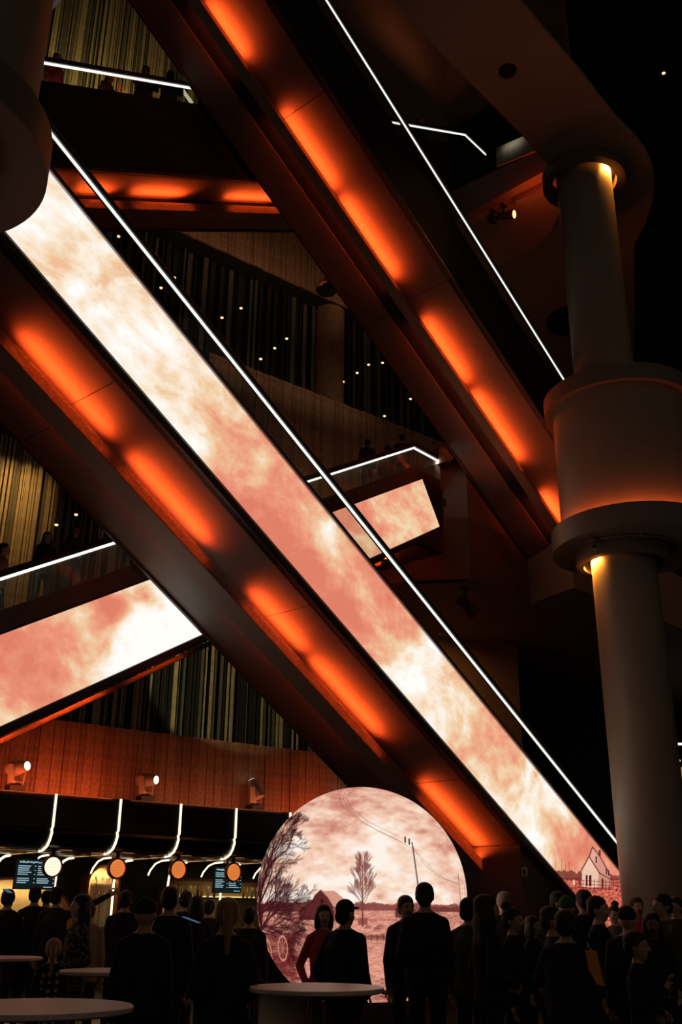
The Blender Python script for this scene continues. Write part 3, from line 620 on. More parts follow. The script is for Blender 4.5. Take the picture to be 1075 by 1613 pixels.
stage_spot('black stage spotlight hanging unlit under the middle landing', atz(732, 926, Z2), dn(EV * .2 - ZV * .75 + XR * .8), 1.15)
P = atz(793, 322, Z3B)
stage_spot('stage spotlight with orange lit lens under the highest landing', P, dn(np.array([.85, -.5, -.25])), 1.0, emit('orange_lens', (1, .33, .1), 5))
stage_spot('black stage spotlight hanging unlit beside the orange lit spotlight', atz(776, 331, Z3B), dn(np.array([-.3, -.8, -.4])), .9)

# pendant lamp before the upper wood band
P = atw(515, 452, D_WALL - 1.0)
E = empty('pendant_lamp', P, 'dark tent-shaped pendant lamp before the wooden upper band', 'lamp')
MB().lathe([(.36, -.12), (.3, .05), (.1, .3), (.04, .32)], P, seg=20).build('shade', mat('pendant_shade', (.12, .03, .015), .6), E, True)
MB().lathe([(.3, -.2), (.34, -.12)], P, seg=20).build('rim', M_BLACKM, E, True)
MB().lathe([(.01, .3), (.01, 38 - P[2])], P, seg=6).build('cord', M_BLACKM, E)
# lone ceiling light far right and lit rail fragments
P = atz(1046, 115, 30.0); E = empty('downlight', P, 'single small orange downlight in the black ceiling at upper right', 'light')
MB().lathe([(.06, -.02), (.06, .05)], P, seg=12).build('lens', emit('amber_dot', (1, .5, .2), 3), E); MB().lathe([(.09, .0), (.09, .12)], P, seg=12).build('housing', M_BLACKM, E)
MB().lathe([(.015, .1), (.015, 8)], P, seg=6).build('stem', M_BLACKM, E)
P = atw(1068, 1172, 22.2); E = empty('bar_sign_light', (P[0], P[1], 0), 'far lit counter with gold panel seen right of the column', 'counter')
MB().box(P, XR, FWD, ZV, 1.2, .1, .07).build('light_strip', M_STRIP, E); Q = atw(1076, 1226, 22.2); MB().box(Q, XR, FWD, ZV, .9, .1, .8).build('gold_panel', emit('gold_panel', (.5, .26, .05), .7), E)
MB().box((Q[0], Q[1] + .3, 3), (1, 0, 0), (0, 1, 0), ZV, 1.6, .3, 6).build('pier', M_BLACKM, E)
P = atw(1070, 1198, 22.2); MB().ellipsoid(P, (.06, .06, .06), 8, 6).build('lamp', M_PIN, E)
# short lit handrail behind the topmost escalator
a_, b_ = atn(284, 137, 17.2), atn(303, 163, 17.2)
o = MB().tube([a_, b_], .05, 8).build('lit_handrail', emit('dim_strip', (.5, .46, .3), 1)); tag(o, 'short dim lit handrail behind the people on the topmost escalator', 'handrail')

# ------------------------------------------------------------------ bar under the wood wall
M_COPPER = mat('copper_trim', (.32, .12, .05), .35, .7, .1)
M_CREAM = mat('niche_plaster', (.55, .42, .24), .7, 0, .1)
M_NEON = emit('neon_tube', (1.0, .86, .56), 1.7)
M_GLOSSB = mat('gloss_black_canopy', (.006, .006, .006), .25, 0, .1, 1)
can = empty('bar_canopy', Ww(12.5, D_BAR, 0), 'glossy black bar canopy with curved underside below the red wood wall', 'canopy')
prof = [(.0, 3.95), (.0, 3.22), (.05, 3.2), (.03, 3.12), (.1, 2.98), (.22, 2.86), (.4, 2.79), (.6, 2.77), (3.6, 2.75), (3.6, 2.88), (.65, 2.88), (.62, 3.95)]
fixn(MB().prism([Ww(4, D_BAR + a, b) for a, b in prof], [Ww(19.5, D_BAR + a, b) for a, b in prof]).build('fascia', M_GLOSSB, can, True))
for k, (dd, z) in enumerate(((.42, 2.77), (.75, 2.74), (1.3, 2.735))):
    MB().tube([Ww(4, D_BAR + dd, z), Ww(19.5, D_BAR + dd, z)], .012, 6).build('copper_line', M_COPPER, can)
bk = MB().box(Ww(12, D_BAR + 3.85, 1.45), EW, NW, ZV, 22, .2, 2.9).build('wall_bar', M_BLACKM); tag(bk, kind='structure')
NS = [7.82, 9.46, 11.07, 12.69, 14.3, 15.99]
for i, s in enumerate(NS):
    nm = ['far left, mostly outside', 'first from the left', 'second from the left', 'third from the left', 'fourth from the left', 'rightmost, beside the sphere'][i]
    p1 = [(-.02, 3.95), (-.02, 3.6), (-.02, 3.24), (.03, 3.2), (.0, 3.12), (.07, 2.97), (.19, 2.84), (.38, 2.765), (.6, 2.745)]
    MB().tube([Ww(s, D_BAR + a, b) for a, b in p1], .028, 8).build('neon_tube', M_NEON, can, True); E = bpy.data.objects[[q.name for q in can.children if q.name.startswith('neon_tube')][-1]]
    MB().tube([Ww(s, D_BAR + a, 2.735) for a in (.6, 1.5, 2.4)], .014, 6).build('soffit_tube', emit('neon_tube_dim', (1.0, .5, .2), .5), E)
    p2 = [(2.3, 2.72), (2.6, 2.71), (2.85, 2.66), (3.08, 2.55), (3.2, 2.38), (3.24, 2.15), (3.24, 1.7), (3.24, 1.15)]
    MB().tube([Ww(s, D_BAR + a, b) for a, b in p2], .03, 8).build('back_tube', M_NEON, E, True)
    s2 = s + .62
    p3 = [(1.5, 2.72), (1.9, 2.71), (2.2, 2.65), (2.45, 2.5), (2.55, 2.38)]
    MB().tube([Ww(s2, D_BAR + a, b) for a, b in p3], .022, 8).build('short_tube', M_NEON, E, True)
    area('soffit_lamp', Ww(s + .85, D_BAR + 1.0, 2.5), EW, ZV, .3, .15, .9, (1, .4, .12))
M_LAMPW = emit('round_lamp_white', (1.0, .9, .66), 1.25); M_LAMPO = emit('round_lamp_orange', lin((232, 128, 62)), 1.0)
for i, (u, v) in enumerate([(82, 1365), (184, 1368), (280, 1370), (367, 1374)]):
    P = atw(u, v, D_BAR + .5); E = empty('round_lamp', P, ['white glowing round honeycomb lamp under the bar canopy at far left', 'orange round honeycomb lamp above the arched niche', 'orange round honeycomb lamp between niche and bottle shelf', 'orange round honeycomb lamp before the right menu screen'][i], 'lamp', 'round honeycomb lamps of the bar')
    MB().lathe([(.2, -.05), (.235, -.05), (.245, 0), (.235, .06), (.2, .06)], P, -NW, 32, closed=True).build('ring', M_COPPER, E, True)
    df = MB().lathe([(.2, -.03), (.2, .02), (.16, .035)], P, -NW, 32).build('diffuser', M_LAMPW if i == 0 else M_LAMPO, E)
    g = MB()
    for a in range(-4, 5):
        for b in range(-4, 5):
            x = (a + b * .5) * .048; z = b * .042
            if x * x + z * z < .0265: g.lathe([(.007, .03), (.007, .045)], P + EW * x + ZV * z, -NW, 6)
    o = g.build('grille', mat('lamp_grille', (.16, .06, .02), .6), df); o['kind'] = 'stuff'
    MB().box(P + ZV * .32, EW, NW, ZV, .07, .05, .18).build('bracket', M_BLACKM, E)
# menu screens
M_TXT = emit('menu_text', lin((170, 205, 215)), .8); M_SCR = emit('menu_screen', (.006, .012, .014), 1.0)
for (u, v, wd, ht, lb) in ((56, 1377, .98, .66, 'menu screen on the left behind the white round lamp'), (359, 1386, .86, .64, 'menu screen on the right behind an orange round lamp')):
    P = atw(u, v, D_BAR + 1.3); E = empty('menu_screen', P, 'black lit ' + lb, 'menu screen', 'bar menu screens')
    MB().box(P + NW * .03, EW, NW, ZV, wd, .05, ht).build('panel', M_BLACKM, E); MB().box(P, EW, NW, ZV, wd - .03, .015, ht - .03).build('display', M_SCR, E)
    MB().box(P + NW * .05 + ZV * (ht / 2 + .1), EW, NW, ZV, .05, .04, .3).build('hanger', M_BLACKM, E)
    t = MB(); rr = random.Random(int(u)); F_ = P - NW * .012
    tb = lambda x0, x1, z, h: t.box(F_ + EW * (x0 + x1) / 2 * wd + ZV * z * ht, EW, NW, ZV, (x1 - x0) * wd, .006, h * ht)
    x = -.42
    while x < .3:
        w_ = rr.uniform(.025, .06); tb(x, x + w_, .39 + rr.uniform(-.015, .015), rr.uniform(.03, .07)); x += w_ + .012
    for col_ in (-.44, .04):
        for k in range(9):
            if (k + int(u)) % 7 == 5: continue
            tb(col_, col_ + rr.uniform(.22, .36), .26 - k * .068, .032)
            if k % 2 == 0: tb(col_ + .4, col_ + .43, .26 - k * .068, .03)
    tb(.22, .44, -.42, .03); o = t.build('menu_text', M_TXT, E); o['kind'] = 'stuff'
# arched niches on the back wall of the bar
def niche(label, u0, u1, vtop, zb, flat, warm, d=D_BAR + 3.3):
    a, b = atw(u0, vtop, d), atw(u1, vtop, d); sa, sb = a @ EW, b @ EW; zt = (a[2] + b[2]) / 2; c = (sa + sb) / 2; w = (sb - sa) / 2
    E = empty('niche', Ww(c, d + .4, zb), label, 'niche'); r = min(w, zt - zb) if not flat else min(w, .55)
    arc = [(w - r + r * math.cos(q), zt - r + r * math.sin(q)) for q in np.linspace(0, math.pi / 2, 9)]; outl = [(w, zb)] + arc + [(-x, z) for x, z in arc[::-1]] + [(-w, zb)]
    fixn(MB().prism([Ww(c + x, d + .38, z) for x, z in outl], [Ww(c + x, d + .42, z) for x, z in outl]).build('back_panel', M_CREAM, E))
    n = len(outl); rim = [(x * (1 + .06 / w), zb + (z - zb) * (1 + .06 / (zt - zb))) for x, z in outl]
    v = [Ww(c + x, d, z) for x, z in outl] + [Ww(c + x, d, z) for x, z in rim] + [Ww(c + x, d + .42, z) for x, z in outl] + [Ww(c + x, d + .42, z) for x, z in rim]
    f = []
    for i in range(n - 1): f += [(i, i + 1, n + i + 1, n + i), (i, 2 * n + i, 2 * n + i + 1, i + 1), (n + i, n + i + 1, 3 * n + i + 1, 3 * n + i)]
    fixn(mesh('arch_frame', v, f, M_COPPER, E))
    area('niche_lamp', Ww(c, d + .08, zt - .12), EW, -ZV + NW * .75, w * 1.3, .06, warm, (1, .66, .26))
    return E, c, w, zt, d
n1, c1, w1, zt1, dN = niche('wide lit arch of the bar at the far left edge', -70, 124, 1386, .9, False, 12)
n2, c2, w2_, zt2, dN2 = niche('tall cream lit arched niche with glass shelves', 143, 189, 1366, .9, False, 9)
n3, c3, w3_, zt3, dN3 = niche('long copper framed arch of the bar with backlit bottle shelf', 262, 440, 1389, .9, True, .7)
M_BOTG = [mat('bottle_amber', (.35, .12, .02), .2), mat('bottle_clear', (.5, .42, .3), .2), mat('bottle_dark', (.05, .03, .02), .2)]
for z in (2.15, 1.8): MB().box(Ww(c2 + .08, dN2 + .25, z), EW, NW, ZV, w2_ * 1.3, .2, .03).build('shelf', M_STEEL, n2)
for x in (-.25, .4): MB().tube([Ww(c2 + x * w2_, dN2 + .2, .95), Ww(c2 + x * w2_, dN2 + .2, 2.3)], .014, 6).build('post', M_STEEL, n2)
for k in range(6):
    nm_ = ('left', 'middle', 'right')[k // 2]; P = Ww(c2 - .12 + .09 * k, dN2 + .22, (1.815 if k % 2 else 2.165)); o = MB().lathe([(.025, 0), (.006, .02), (.006, .08), (.04, .12), (.036, .19)], P, seg=10).build('glass', M_STEEL, None, True); tag(o, 'small stemmed glass on the %s shelf of the cream niche, %s of three' % ('lower' if k % 2 else 'upper', nm_), 'glass', 'glasses in the cream niche ' + ('lower' if k % 2 else 'upper'))
MB().box(Ww(c3, dN3 + .22, 1.86), EW, NW, ZV, w3_ * 1.96, .3, .04).build('shelf', M_BLACKM, n3)
MB().box(Ww(c3, dN3 + .3, 1.9), EW, NW, ZV, w3_ * 1.9, .03, .03).build('shelf_light', emit('shelf_glow', (1, .75, .25), 1.2), n3)
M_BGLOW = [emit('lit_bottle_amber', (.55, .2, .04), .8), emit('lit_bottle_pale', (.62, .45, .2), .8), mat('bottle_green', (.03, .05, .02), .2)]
k = 0
for u in (281, 287, 293, 300, 307, 312, 318, 328, 338, 384, 390, 397, 404, 409):
    P = atw(u, 1400, dN3 + .2); P = np.array([P[0], P[1], 1.885]); tall = k % 4 != 3; h = .3 if tall else .26
    pr = [(.038, 0), (.04, .02), (.04, .17), (.015, .22), (.014, h)] if tall else [(.04, 0), (.055, h * .8), (.06, h * .82), (.06, h)]
    E = empty('bottle' if tall else 'cup', P, ('dark and amber bottle' if tall else 'pale tapered cup') + ' on the backlit bar shelf, number %s from the left' % (['first', 'second', 'third', 'fourth', 'fifth', 'sixth', 'seventh', 'eighth', 'ninth', 'tenth', 'eleventh', 'twelfth', 'thirteenth', 'fourteenth'][k]), 'bottle' if tall else 'cup', 'bottles and cups on the backlit shelf')
    E['label'] = E['label'].replace('number ', '')
    m_ = (M_BOTG[0], M_BOTG[1], M_BOTG[2])[k % 3] if tall else M_BOTG[1]
    MB().lathe(pr, P, seg=12).build('body', m_, E, True); MB().lathe([(.018, h), (.018, h + .03)] if tall else [(.062, h), (.03, h + .03)], P, seg=10).build('cap', M_BLACKM if tall else M_CREAM, E); k += 1
area('shelf_lamp', Ww(c3, dN3 + .06, 2.35), EW, NW * .7 - ZV, w3_ * 1.6, .05, 3.5, (1, .7, .3))
ctr = empty('bar_counter', Ww(12, D_BAR + 1.6, 0), 'dark bar counter behind the crowd with pale top', 'counter')
MB().box(Ww(12, D_BAR + 1.6, .53), EW, NW, ZV, 15, .6, 1.06).build('body', M_BLACKM, ctr); MB().box(Ww(12, D_BAR + 1.58, 1.09), EW, NW, ZV, 15.1, .75, .05).build('worktop', mat('bar_top', (.3, .16, .09), .35), ctr)

# moving head spotlights on the canopy
M_MH = mat('moving_head_shell', (.4, .3, .24), .5); M_BEAM = emit('beam_lens', (1.0, 1.0, .72), 1.6)
heads = [((24, 1240), dn(np.array([.9, -.45, .1])), 'moving head spotlight on the bar canopy at the left edge, facing right'), ((229, 1259), dn(np.array([.9, -.45, -.05])), 'moving head spotlight on the bar canopy above the arched niche'),
         ((402, 1273), dn(np.array([-.35, .1, .75])), 'moving head spotlight on the bar canopy tilted upward left of the sphere'), ((552, 1290), dn(np.array([-.4, .15, .8])), 'moving head spotlight mostly hidden behind the top of the sphere')]
HP = []
for (u, v), dv, lb in heads:
    P = atw(u, v, D_BAR + .2); P = np.array([P[0], P[1], 3.95]); E = empty('moving_head', P, lb, 'spotlight', 'moving head spotlights')
    MB().box(P + ZV * .07, EW, NW, ZV, .36, .3, .12).build('base', M_BLACKM, E); MB().lathe([(.13, .13), (.11, .19)], P, seg=16).build('turntable', M_BLACKM, E)
    y = np.cross(dv, ZV); y /= np.linalg.norm(y); c = P + ZV * .52
    for k in (-1, 1):
        fixn(MB().prism([P + ZV * .18 + y * k * .13 + y * q + dn(np.cross(ZV, y)) * r for q, r in ((0, -.08), (.04 * k, -.08), (.04 * k, .08), (0, .08))], [c + ZV * .06 + y * k * .19 + y * q + dn(np.cross(ZV, y)) * r for q, r in ((0, -.06), (.05 * k, -.06), (.05 * k, .06), (0, .06))]).build('yoke_arm', M_MH, E))
    MB().box(P + ZV * .2, y, np.cross(ZV, y), ZV, .34, .14, .05).build('yoke_base', M_MH, E)
    MB().tube([c - dv * .24, c - dv * .22, c - dv * .02, c + dv * .1, c + dv * .27, c + dv * .28], [.1, .16, .17, .14, .12, .11], 16).build('head', M_MH, E, True)
    MB().tube([c + dv * .275, c + dv * .29], [.1, .095], 16).build('lens', M_BEAM, [q for q in E.children if q.name.startswith('head')][0]); HP.append(c + dv * .34)
SPB = Wd(12.5, 17.35, 7.6)  # added unseen spotlight, placed to throw the beam on the curtain
stage_spot('stage spotlight added out of view behind the crossing escalator to light the strip curtain', SPB + ZV * .42, dn(Ww(14.4, D_REC, 7.2) - SPB), 1.0, M_BEAM)
spot('beam', SPB + dn(Ww(14.4, D_REC, 7.2) - SPB) * .4, Ww(14.4, D_REC, 7.2), 420, (1.0, .9, .48), 36, .25)
spot('beam', HP[1], HP[1] + heads[1][1] * 4 + NW * 1.3, 60, (1.0, .95, .7), 30, .6)

# ------------------------------------------------------------------ the picture sphere
SC = aty(570, 1411, 13.0); SZC = (SC - CAM) @ FWD; SR = 165 * SZC / FPX
fr = dn(np.array([-SC[0], -SC[1], 0])); rt = np.cross(fr, ZV) * -1.0
rt = dn(np.cross(ZV, fr))
def farm(p):
    X, Y = p.X, p.Y; hor = 1424.0
    cx = lambda x: 380 + x / 2.829; cy = lambda y: 1220 + y / 2.829
    q = lambda pts: [(cx(a), cy(b)) for a, b in pts]
    # sky
    n = fbm(X / 46 + 3, Y / 24 + 5, 6, 11); n2 = fbm(X / 17, Y / 9, 5, 23); v = .62 * n + .38 * n2
    ctl = np.zeros_like(X); wt = np.zeros_like(X)
    for (a, b, c, r) in ((560, 1270, .0, 40), (470, 1330, .1, 30), (510, 1310, .05, 30), (545, 1310, -.18, 25), (600, 1290, .08, 30), (640, 1300, -.05, 30), (680, 1360, -.14, 30), (700, 1310, -.05, 25), (590, 1360, .18, 30), (560, 1400, .2, 40), (480, 1400, .18, 40), (660, 1380, .12, 30), (640, 1410, .22, 40), (720, 1390, .1, 20), (520, 1350, .12, 25), (545, 1258, -.1, 14), (640, 1265, -.15, 20)):
        k = np.exp(-((X - a) ** 2 + (Y - b) ** 2) / (2. * r * r)); ctl += k * c; wt += k
    v = v + ctl / (wt + .15); t = np.clip((v - .29) / .46, 0, 1)
    ramp = np.array([lin(c) for c in ((198, 128, 112), (220, 160, 138), (240, 196, 172), (249, 218, 196), (255, 243, 232))]); pos = np.array([0, .25, .5, .72, 1.0])
    sky = np.stack([np.interp(t, pos, ramp[:, k]) for k in range(3)], 1); p._put(np.arange(len(X)), np.ones(len(X)), sky)
    # ground
    i = np.nonzero(Y > hor)[0]; d = (Y[i] - hor) / 100; g = fbm(X[i] / (4 + 5 * d), Y[i] / (2 + 4 * d), 5, 31, .8); sh = fbm(X[i] / 40, Y[i] / 14, 3, 41)
    gg = np.clip(.55 + (g - .5) * 1.5 + (sh - .5) * .9 - .12 * (X[i] < 490) - .5 * np.clip((482 - X[i]) / 12, 0, 1) * np.clip((Y[i] - 1462) / 8, 0, 1), 0, 1)[:, None]
    p._put(i, np.ones(len(i)), np.array(lin((110, 40, 38))) * (1 - gg) + np.array(lin((246, 172, 148))) * gg)
    def band(x0, x1, top, h, amp, col, seed, op=.9):
        i = np.nonzero((X > x0) & (X < x1) & (Y > top - amp * fbm(X / 9, X * 0, 4, seed)) & (Y < top + h))[0]; p._put(i, np.ones(len(i)) * op, col)
    band(400, 500, 1428, 7, 12, (88, 34, 36), 51); band(560, 740, 1428, 5, 8, (130, 66, 62), 52); band(618, 648, 1436, 6, 20, (84, 34, 36), 53); band(660, 740, 1430, 4, 5, (110, 50, 50), 54)
    band(400, 740, 1467, 4, 5, (100, 38, 38), 55, .55); band(450, 620, 1445, 1.5, 2, (150, 70, 64), 56, .6)
    # barn
    p.poly(q([(370, 527), (432, 531), (468, 560), (462, 586), (424, 592), (402, 556)]), (214, 148, 128)); p.poly(q([(424, 590), (462, 584), (462, 630), (430, 640)]), (150, 80, 72))
    p.poly(q([(283, 640), (284, 604), (332, 576), (346, 548), (370, 527), (400, 556), (424, 592), (430, 642)]), (92, 38, 40))
    for a, b in (((283, 606), (333, 576)), ((333, 576), (347, 548)), ((347, 548), (370, 527)), ((370, 527), (402, 557)), ((402, 557), (424, 592))): p.line(cx(a[0]), cy(a[1]), cx(b[0]), cy(b[1]), 1.0, (60, 20, 24))
    for x in range(292, 425, 13): p.line(cx(x), cy(606), cx(x), cy(640), .5, (66, 24, 28), .7)
    p.poly(q([(372, 560), (384, 560), (384, 578), (372, 578)]), (50, 16, 20))
    p.poly(q([(525, 630), (560, 630), (560, 655), (525, 655)]), (150, 84, 74))
    rr = random.Random(5)
    def branch(x, y, ang, ln, w, dep, col, spread, up):
        x1 = x + math.cos(ang) * ln; y1 = y - math.sin(ang) * ln; p.line(x, y, x1, y1, w, col, min(1, .35 + w * .6))
        if dep <= 0: return
        for k in range(rr.choice((2, 2, 3))):
            branch(x1 if k < 2 else (x + x1) / 2, y1 if k < 2 else (y + y1) / 2, ang + rr.uniform(-spread, spread) + up, ln * rr.uniform(.66, .9), max(w * .68, .55), dep - 1, col, spread, up)
    # lone bare tree
    p.line(cx(541), cy(660), cx(541), cy(520), 2.0, (110, 52, 48)); p.line(cx(541), cy(520), cx(541), cy(430), 1.2, (118, 58, 52))
    for yb in range(585, 425, -9):
        for sgn in (-1, 1): branch(cx(541), cy(yb), math.pi / 2 + sgn * rr.uniform(.3, .75), rr.uniform(8, 12) * (.55 + .6 * (yb - 420) / 170), .75, 3, (128, 66, 58), .3, sgn * -.06)
    for q_ in (-.2, 0, .2): branch(cx(541), cy(450), math.pi / 2 + q_, 9, .8, 3, (128, 66, 58), .3, 0)
    branch(cx(325), cy(580), math.pi / 2, 8, .8, 4, (110, 52, 50), .6, 0)
    # dense tree at the left
    for (x, y, a, l, w) in ((408, 1490, 1.3, 34, 5), (410, 1470, .9, 26, 3.5), (414, 1450, 1.5, 30, 4), (418, 1420, 1.1, 24, 3), (412, 1440, .4, 22, 2.6), (424, 1390, 1.4, 22, 2.6), (436, 1350, 1.2, 18, 2.2), (430, 1370, .7, 18, 2.2), (406, 1460, .2, 24, 2.4), (450, 1330, 1.0, 14, 1.6), (420, 1460, -.2, 20, 2)):
        branch(x, y, a, l, w, 6, (58, 18, 24), .62, .02); branch(x - 3, y + 8, a + .3, l * .9, w * .7, 6, (66, 22, 28), .7, .02)
    # pole, insulators, wires
    p.line(cx(776), cy(575), cx(749), cy(336), 1.9, (66, 26, 30)); p.line(cx(952), cy(450), cx(964), cy(690), .8, (100, 44, 46)); p.line(cx(985), cy(500), cx(990), cy(640), .7, (110, 50, 50))
    for x, y in ((720, 326), (737, 334)): p.line(cx(x), cy(y - 11), cx(x), cy(y + 9), 2.4, (52, 18, 24))
    def wire(pts, w=.55):
        for a, b in zip(pts[:-1], pts[1:]): p.line(cx(a[0]), cy(a[1]), cx(b[0]), cy(b[1]), w, (120, 62, 60), .7)
    wire([(462, 110), (458, 150), (480, 195), (540, 255), (620, 300), (700, 335), (745, 358)]); wire([(500, 105), (470, 140), (490, 190), (560, 250), (640, 290), (720, 325)]); wire([(440, 130), (450, 180), (520, 245), (600, 288), (690, 328)])
    wire([(750, 350), (790, 400), (850, 455), (900, 482), (952, 490)]); wire([(752, 360), (800, 425), (860, 470), (952, 496)])
    # fence, cart wheels, rails of the track
    for x in range(240, 740, 24): p.line(cx(x), cy(690), cx(x), cy(716), .8, (84, 30, 32))
    p.line(cx(235), cy(702), cx(740), cy(698), .6, (84, 30, 32), .8)
    for k, (a, b, rx, ry) in enumerate(((135, 772, 19, 50), (210, 750, 21, 47))):
        p.ring(cx(a), cy(b), rx / 2.829, ry / 2.829, 1.1, (226, 150, 128))
        for j in range(8): p.line(cx(a), cy(b), cx(a + rx * math.cos(j * math.pi / 4)), cy(b + ry * math.sin(j * math.pi / 4)), .5, (206, 130, 112))
    p.line(cx(100), cy(745), cx(215), cy(735), 1.6, (150, 80, 72))
    for k in range(4): p.line(cx(925 + 8 * k), cy(690 + 45 * k), cx(1005), cy(628 + 12 * k), 1.3, (84, 32, 34))
    for x, y, r in ((565, 665, 5), (612, 660, 6), (600, 672, 5)): [p.line(cx(x) + dx_ - 2, cy(y) + 1.5, cx(x) + dx_ * .6, cy(y) - 1.5, 1.6, (124, 58, 54), .7) for dx_ in (-4, -1, 2, 5)]
def sphere_mesh(na, ne, a0, a1, name, parent):
    az = np.linspace(a0, a1, na + 1); el = np.linspace(-math.pi / 2, math.pi / 2, ne + 1); A, L_ = np.meshgrid(az, el, indexing='ij'); A = A.ravel(); L_ = L_.ravel()
    x = np.cos(L_) * np.sin(A); yq = np.cos(L_) * np.cos(A); z = np.sin(L_)
    P = SC + SR * (np.outer(x, rt) + np.outer(yq, fr) + np.outer(z, ZV))
    I, J = np.meshgrid(np.arange(na), np.arange(ne), indexing='ij'); I = I.ravel(); J = J.ravel(); k = ne + 1
    F = np.stack([I * k + J, (I + 1) * k + J, (I + 1) * k + J + 1, I * k + J + 1], 1)
    me = bpy.data.meshes.new(name); me.from_pydata(P.tolist(), [], F.tolist()); me.update()
    pt = Painter(570 + 165 * x, 1411 - 165 * z); farm(pt)
    pc = me.color_attributes.new('pic', 'FLOAT_COLOR', 'POINT'); pc.data.foreach_set('color', np.concatenate([pt.rgb, np.ones((len(x), 1))], 1).astype(np.float32).ravel())
    return link(name, me, M_PIC, parent, True)
M_PIC = bpy.data.materials.new('sphere_picture'); M_PIC.use_nodes = True
nt = M_PIC.node_tree; nt.nodes.remove(nt.nodes['Principled BSDF']); e_ = nt.nodes.new('ShaderNodeEmission'); a_ = nt.nodes.new('ShaderNodeAttribute'); a_.attribute_name = 'pic'
nt.links.new(a_.outputs['Color'], e_.inputs['Color']); nt.links.new(e_.outputs[0], nt.nodes['Material Output'].inputs['Surface']); M_PIC.cycles.emission_sampling = 'NONE'
sph = empty('display_sphere', (SC[0], SC[1], 0), 'large round display sphere showing a sepia farm with barn and bare trees', 'display sphere')
sphere_mesh(460, 460, -math.pi / 2, math.pi / 2, 'screen', sph); sphere_mesh(60, 60, math.pi / 2, 3 * math.pi / 2, 'rear_screen', sph)
MB().lathe([(.75, 0), (.75, .05), (.62, .1), (.6, SC[2] - SR + .22)], (SC[0], SC[1], 0), seg=48).build('plinth', M_BLACKM, sph, True)
# rope barrier in front of the sphere
M_POST = mat('black_post', (.012, .011, .011), .35)
posts = [aty(400, 1500, 11.0), aty(557, 1500, 10.95), aty(720, 1500, 11.0)]
for i, P in enumerate(posts):
    E = empty('rope_post', (P[0], P[1], 0), ['black rope post at the left of the sphere', 'black rope post behind the person in a cap', 'black rope post at the right of the sphere'][i], 'barrier post', 'rope posts around the sphere')
    MB().lathe([(.17, 0), (.17, .02), (.05, .05), (.025, .07), (.025, .94), (.035, .95), (.04, .98), (.02, 1.0)], (P[0], P[1], 0), seg=24).build('post', M_POST, E, True)
    MB().lathe([(.04, .86), (.04, .9)], (P[0], P[1], 0), seg=16).build('rope_collar', M_STEEL, E)
for i in range(2):
    a, b = posts[i], posts[i + 1]; pts = [np.array([a[0] + (b[0] - a[0]) * q, a[1] + (b[1] - a[1]) * q, .9 - .62 * q * (1 - q)]) for q in np.linspace(0.03, .97, 15)]
    o = MB().tube(pts, .022, 8).build('barrier_rope', M_BLACKM, None, True); tag(o, ['black barrier rope sagging left of the cap wearer', 'black barrier rope sagging right of the cap wearer'][i], 'rope', 'barrier ropes')
# cocktail tables
M_TOP = mat('table_top_laminate', (.72, .64, .58), .36, 0, .05, 3)
for (u, v, r, lb) in ((499, 1555, .42, 'round cocktail table in front of the sphere'), (52, 1585, .48, 'nearest round cocktail table at the lower left corner'), (172, 1528.5, .38, 'round cocktail table behind the nearest left one'), (0, 1508, .41, 'round cocktail table at the far left edge, farthest away')):
    P = atz(u, v, 1.07); E = empty('cocktail_table', (P[0], P[1], 0), lb, 'table', 'round cocktail tables')
    MB().lathe([(r - .02, 1.04), (r, 1.05), (r, 1.068), (r - .004, 1.072)], (P[0], P[1], 0), seg=64).build('table_top', M_TOP, E, True)
    MB().lathe([(.035, .02), (.035, 1.04)], (P[0], P[1], 0), seg=16).build('pole', M_POST, E, True); MB().lathe([(.26, 0), (.26, .015), (.04, .03)], (P[0], P[1], 0), seg=32).build('foot', M_POST, E, True)

# ------------------------------------------------------------------ people
def loft(mb, rings, seg=20):
    v = []; n = len(rings)
    for (c, rx, ry) in rings:
        for k in range(seg): a = 2 * math.pi * k / seg; v.append((c[0] + rx * math.cos(a), c[1] + ry * math.sin(a), c[2]))
    f = [(i * seg + k, i * seg + (k + 1) % seg, (i + 1) * seg + (k + 1) % seg, (i + 1) * seg + k) for i in range(n - 1) for k in range(seg)] + [tuple(range(seg))[::-1], tuple(range((n - 1) * seg, n * seg))]
    return mb.add(v, f)
def caps(mb, a, b, ra, rb, seg=14):
    a = np.array(a, float); b = np.array(b, float); mb.tube([a, b], [ra, rb], seg); mb.ellipsoid(a, (ra, ra, ra), seg, 8); mb.ellipsoid(b, (rb, rb, rb), seg, 8)
def remesh(mb, vox, it):
    me = bpy.data.meshes.new('raw'); me.from_pydata(mb.v, [], mb.f); me.update()
    o = bpy.data.objects.new('raw', me); C.objects.link(o)
    r = o.modifiers.new('r', 'REMESH'); r.mode = 'VOXEL'; r.voxel_size = vox; r.use_smooth_shade = True
    s = o.modifiers.new('s', 'SMOOTH'); s.factor = .5; s.iterations = it
    dg = bpy.context.evaluated_depsgraph_get(); dg.update(); out = bpy.data.meshes.new_from_object(o.evaluated_get(dg))
    bpy.data.objects.remove(o); bpy.data.meshes.remove(me); return out
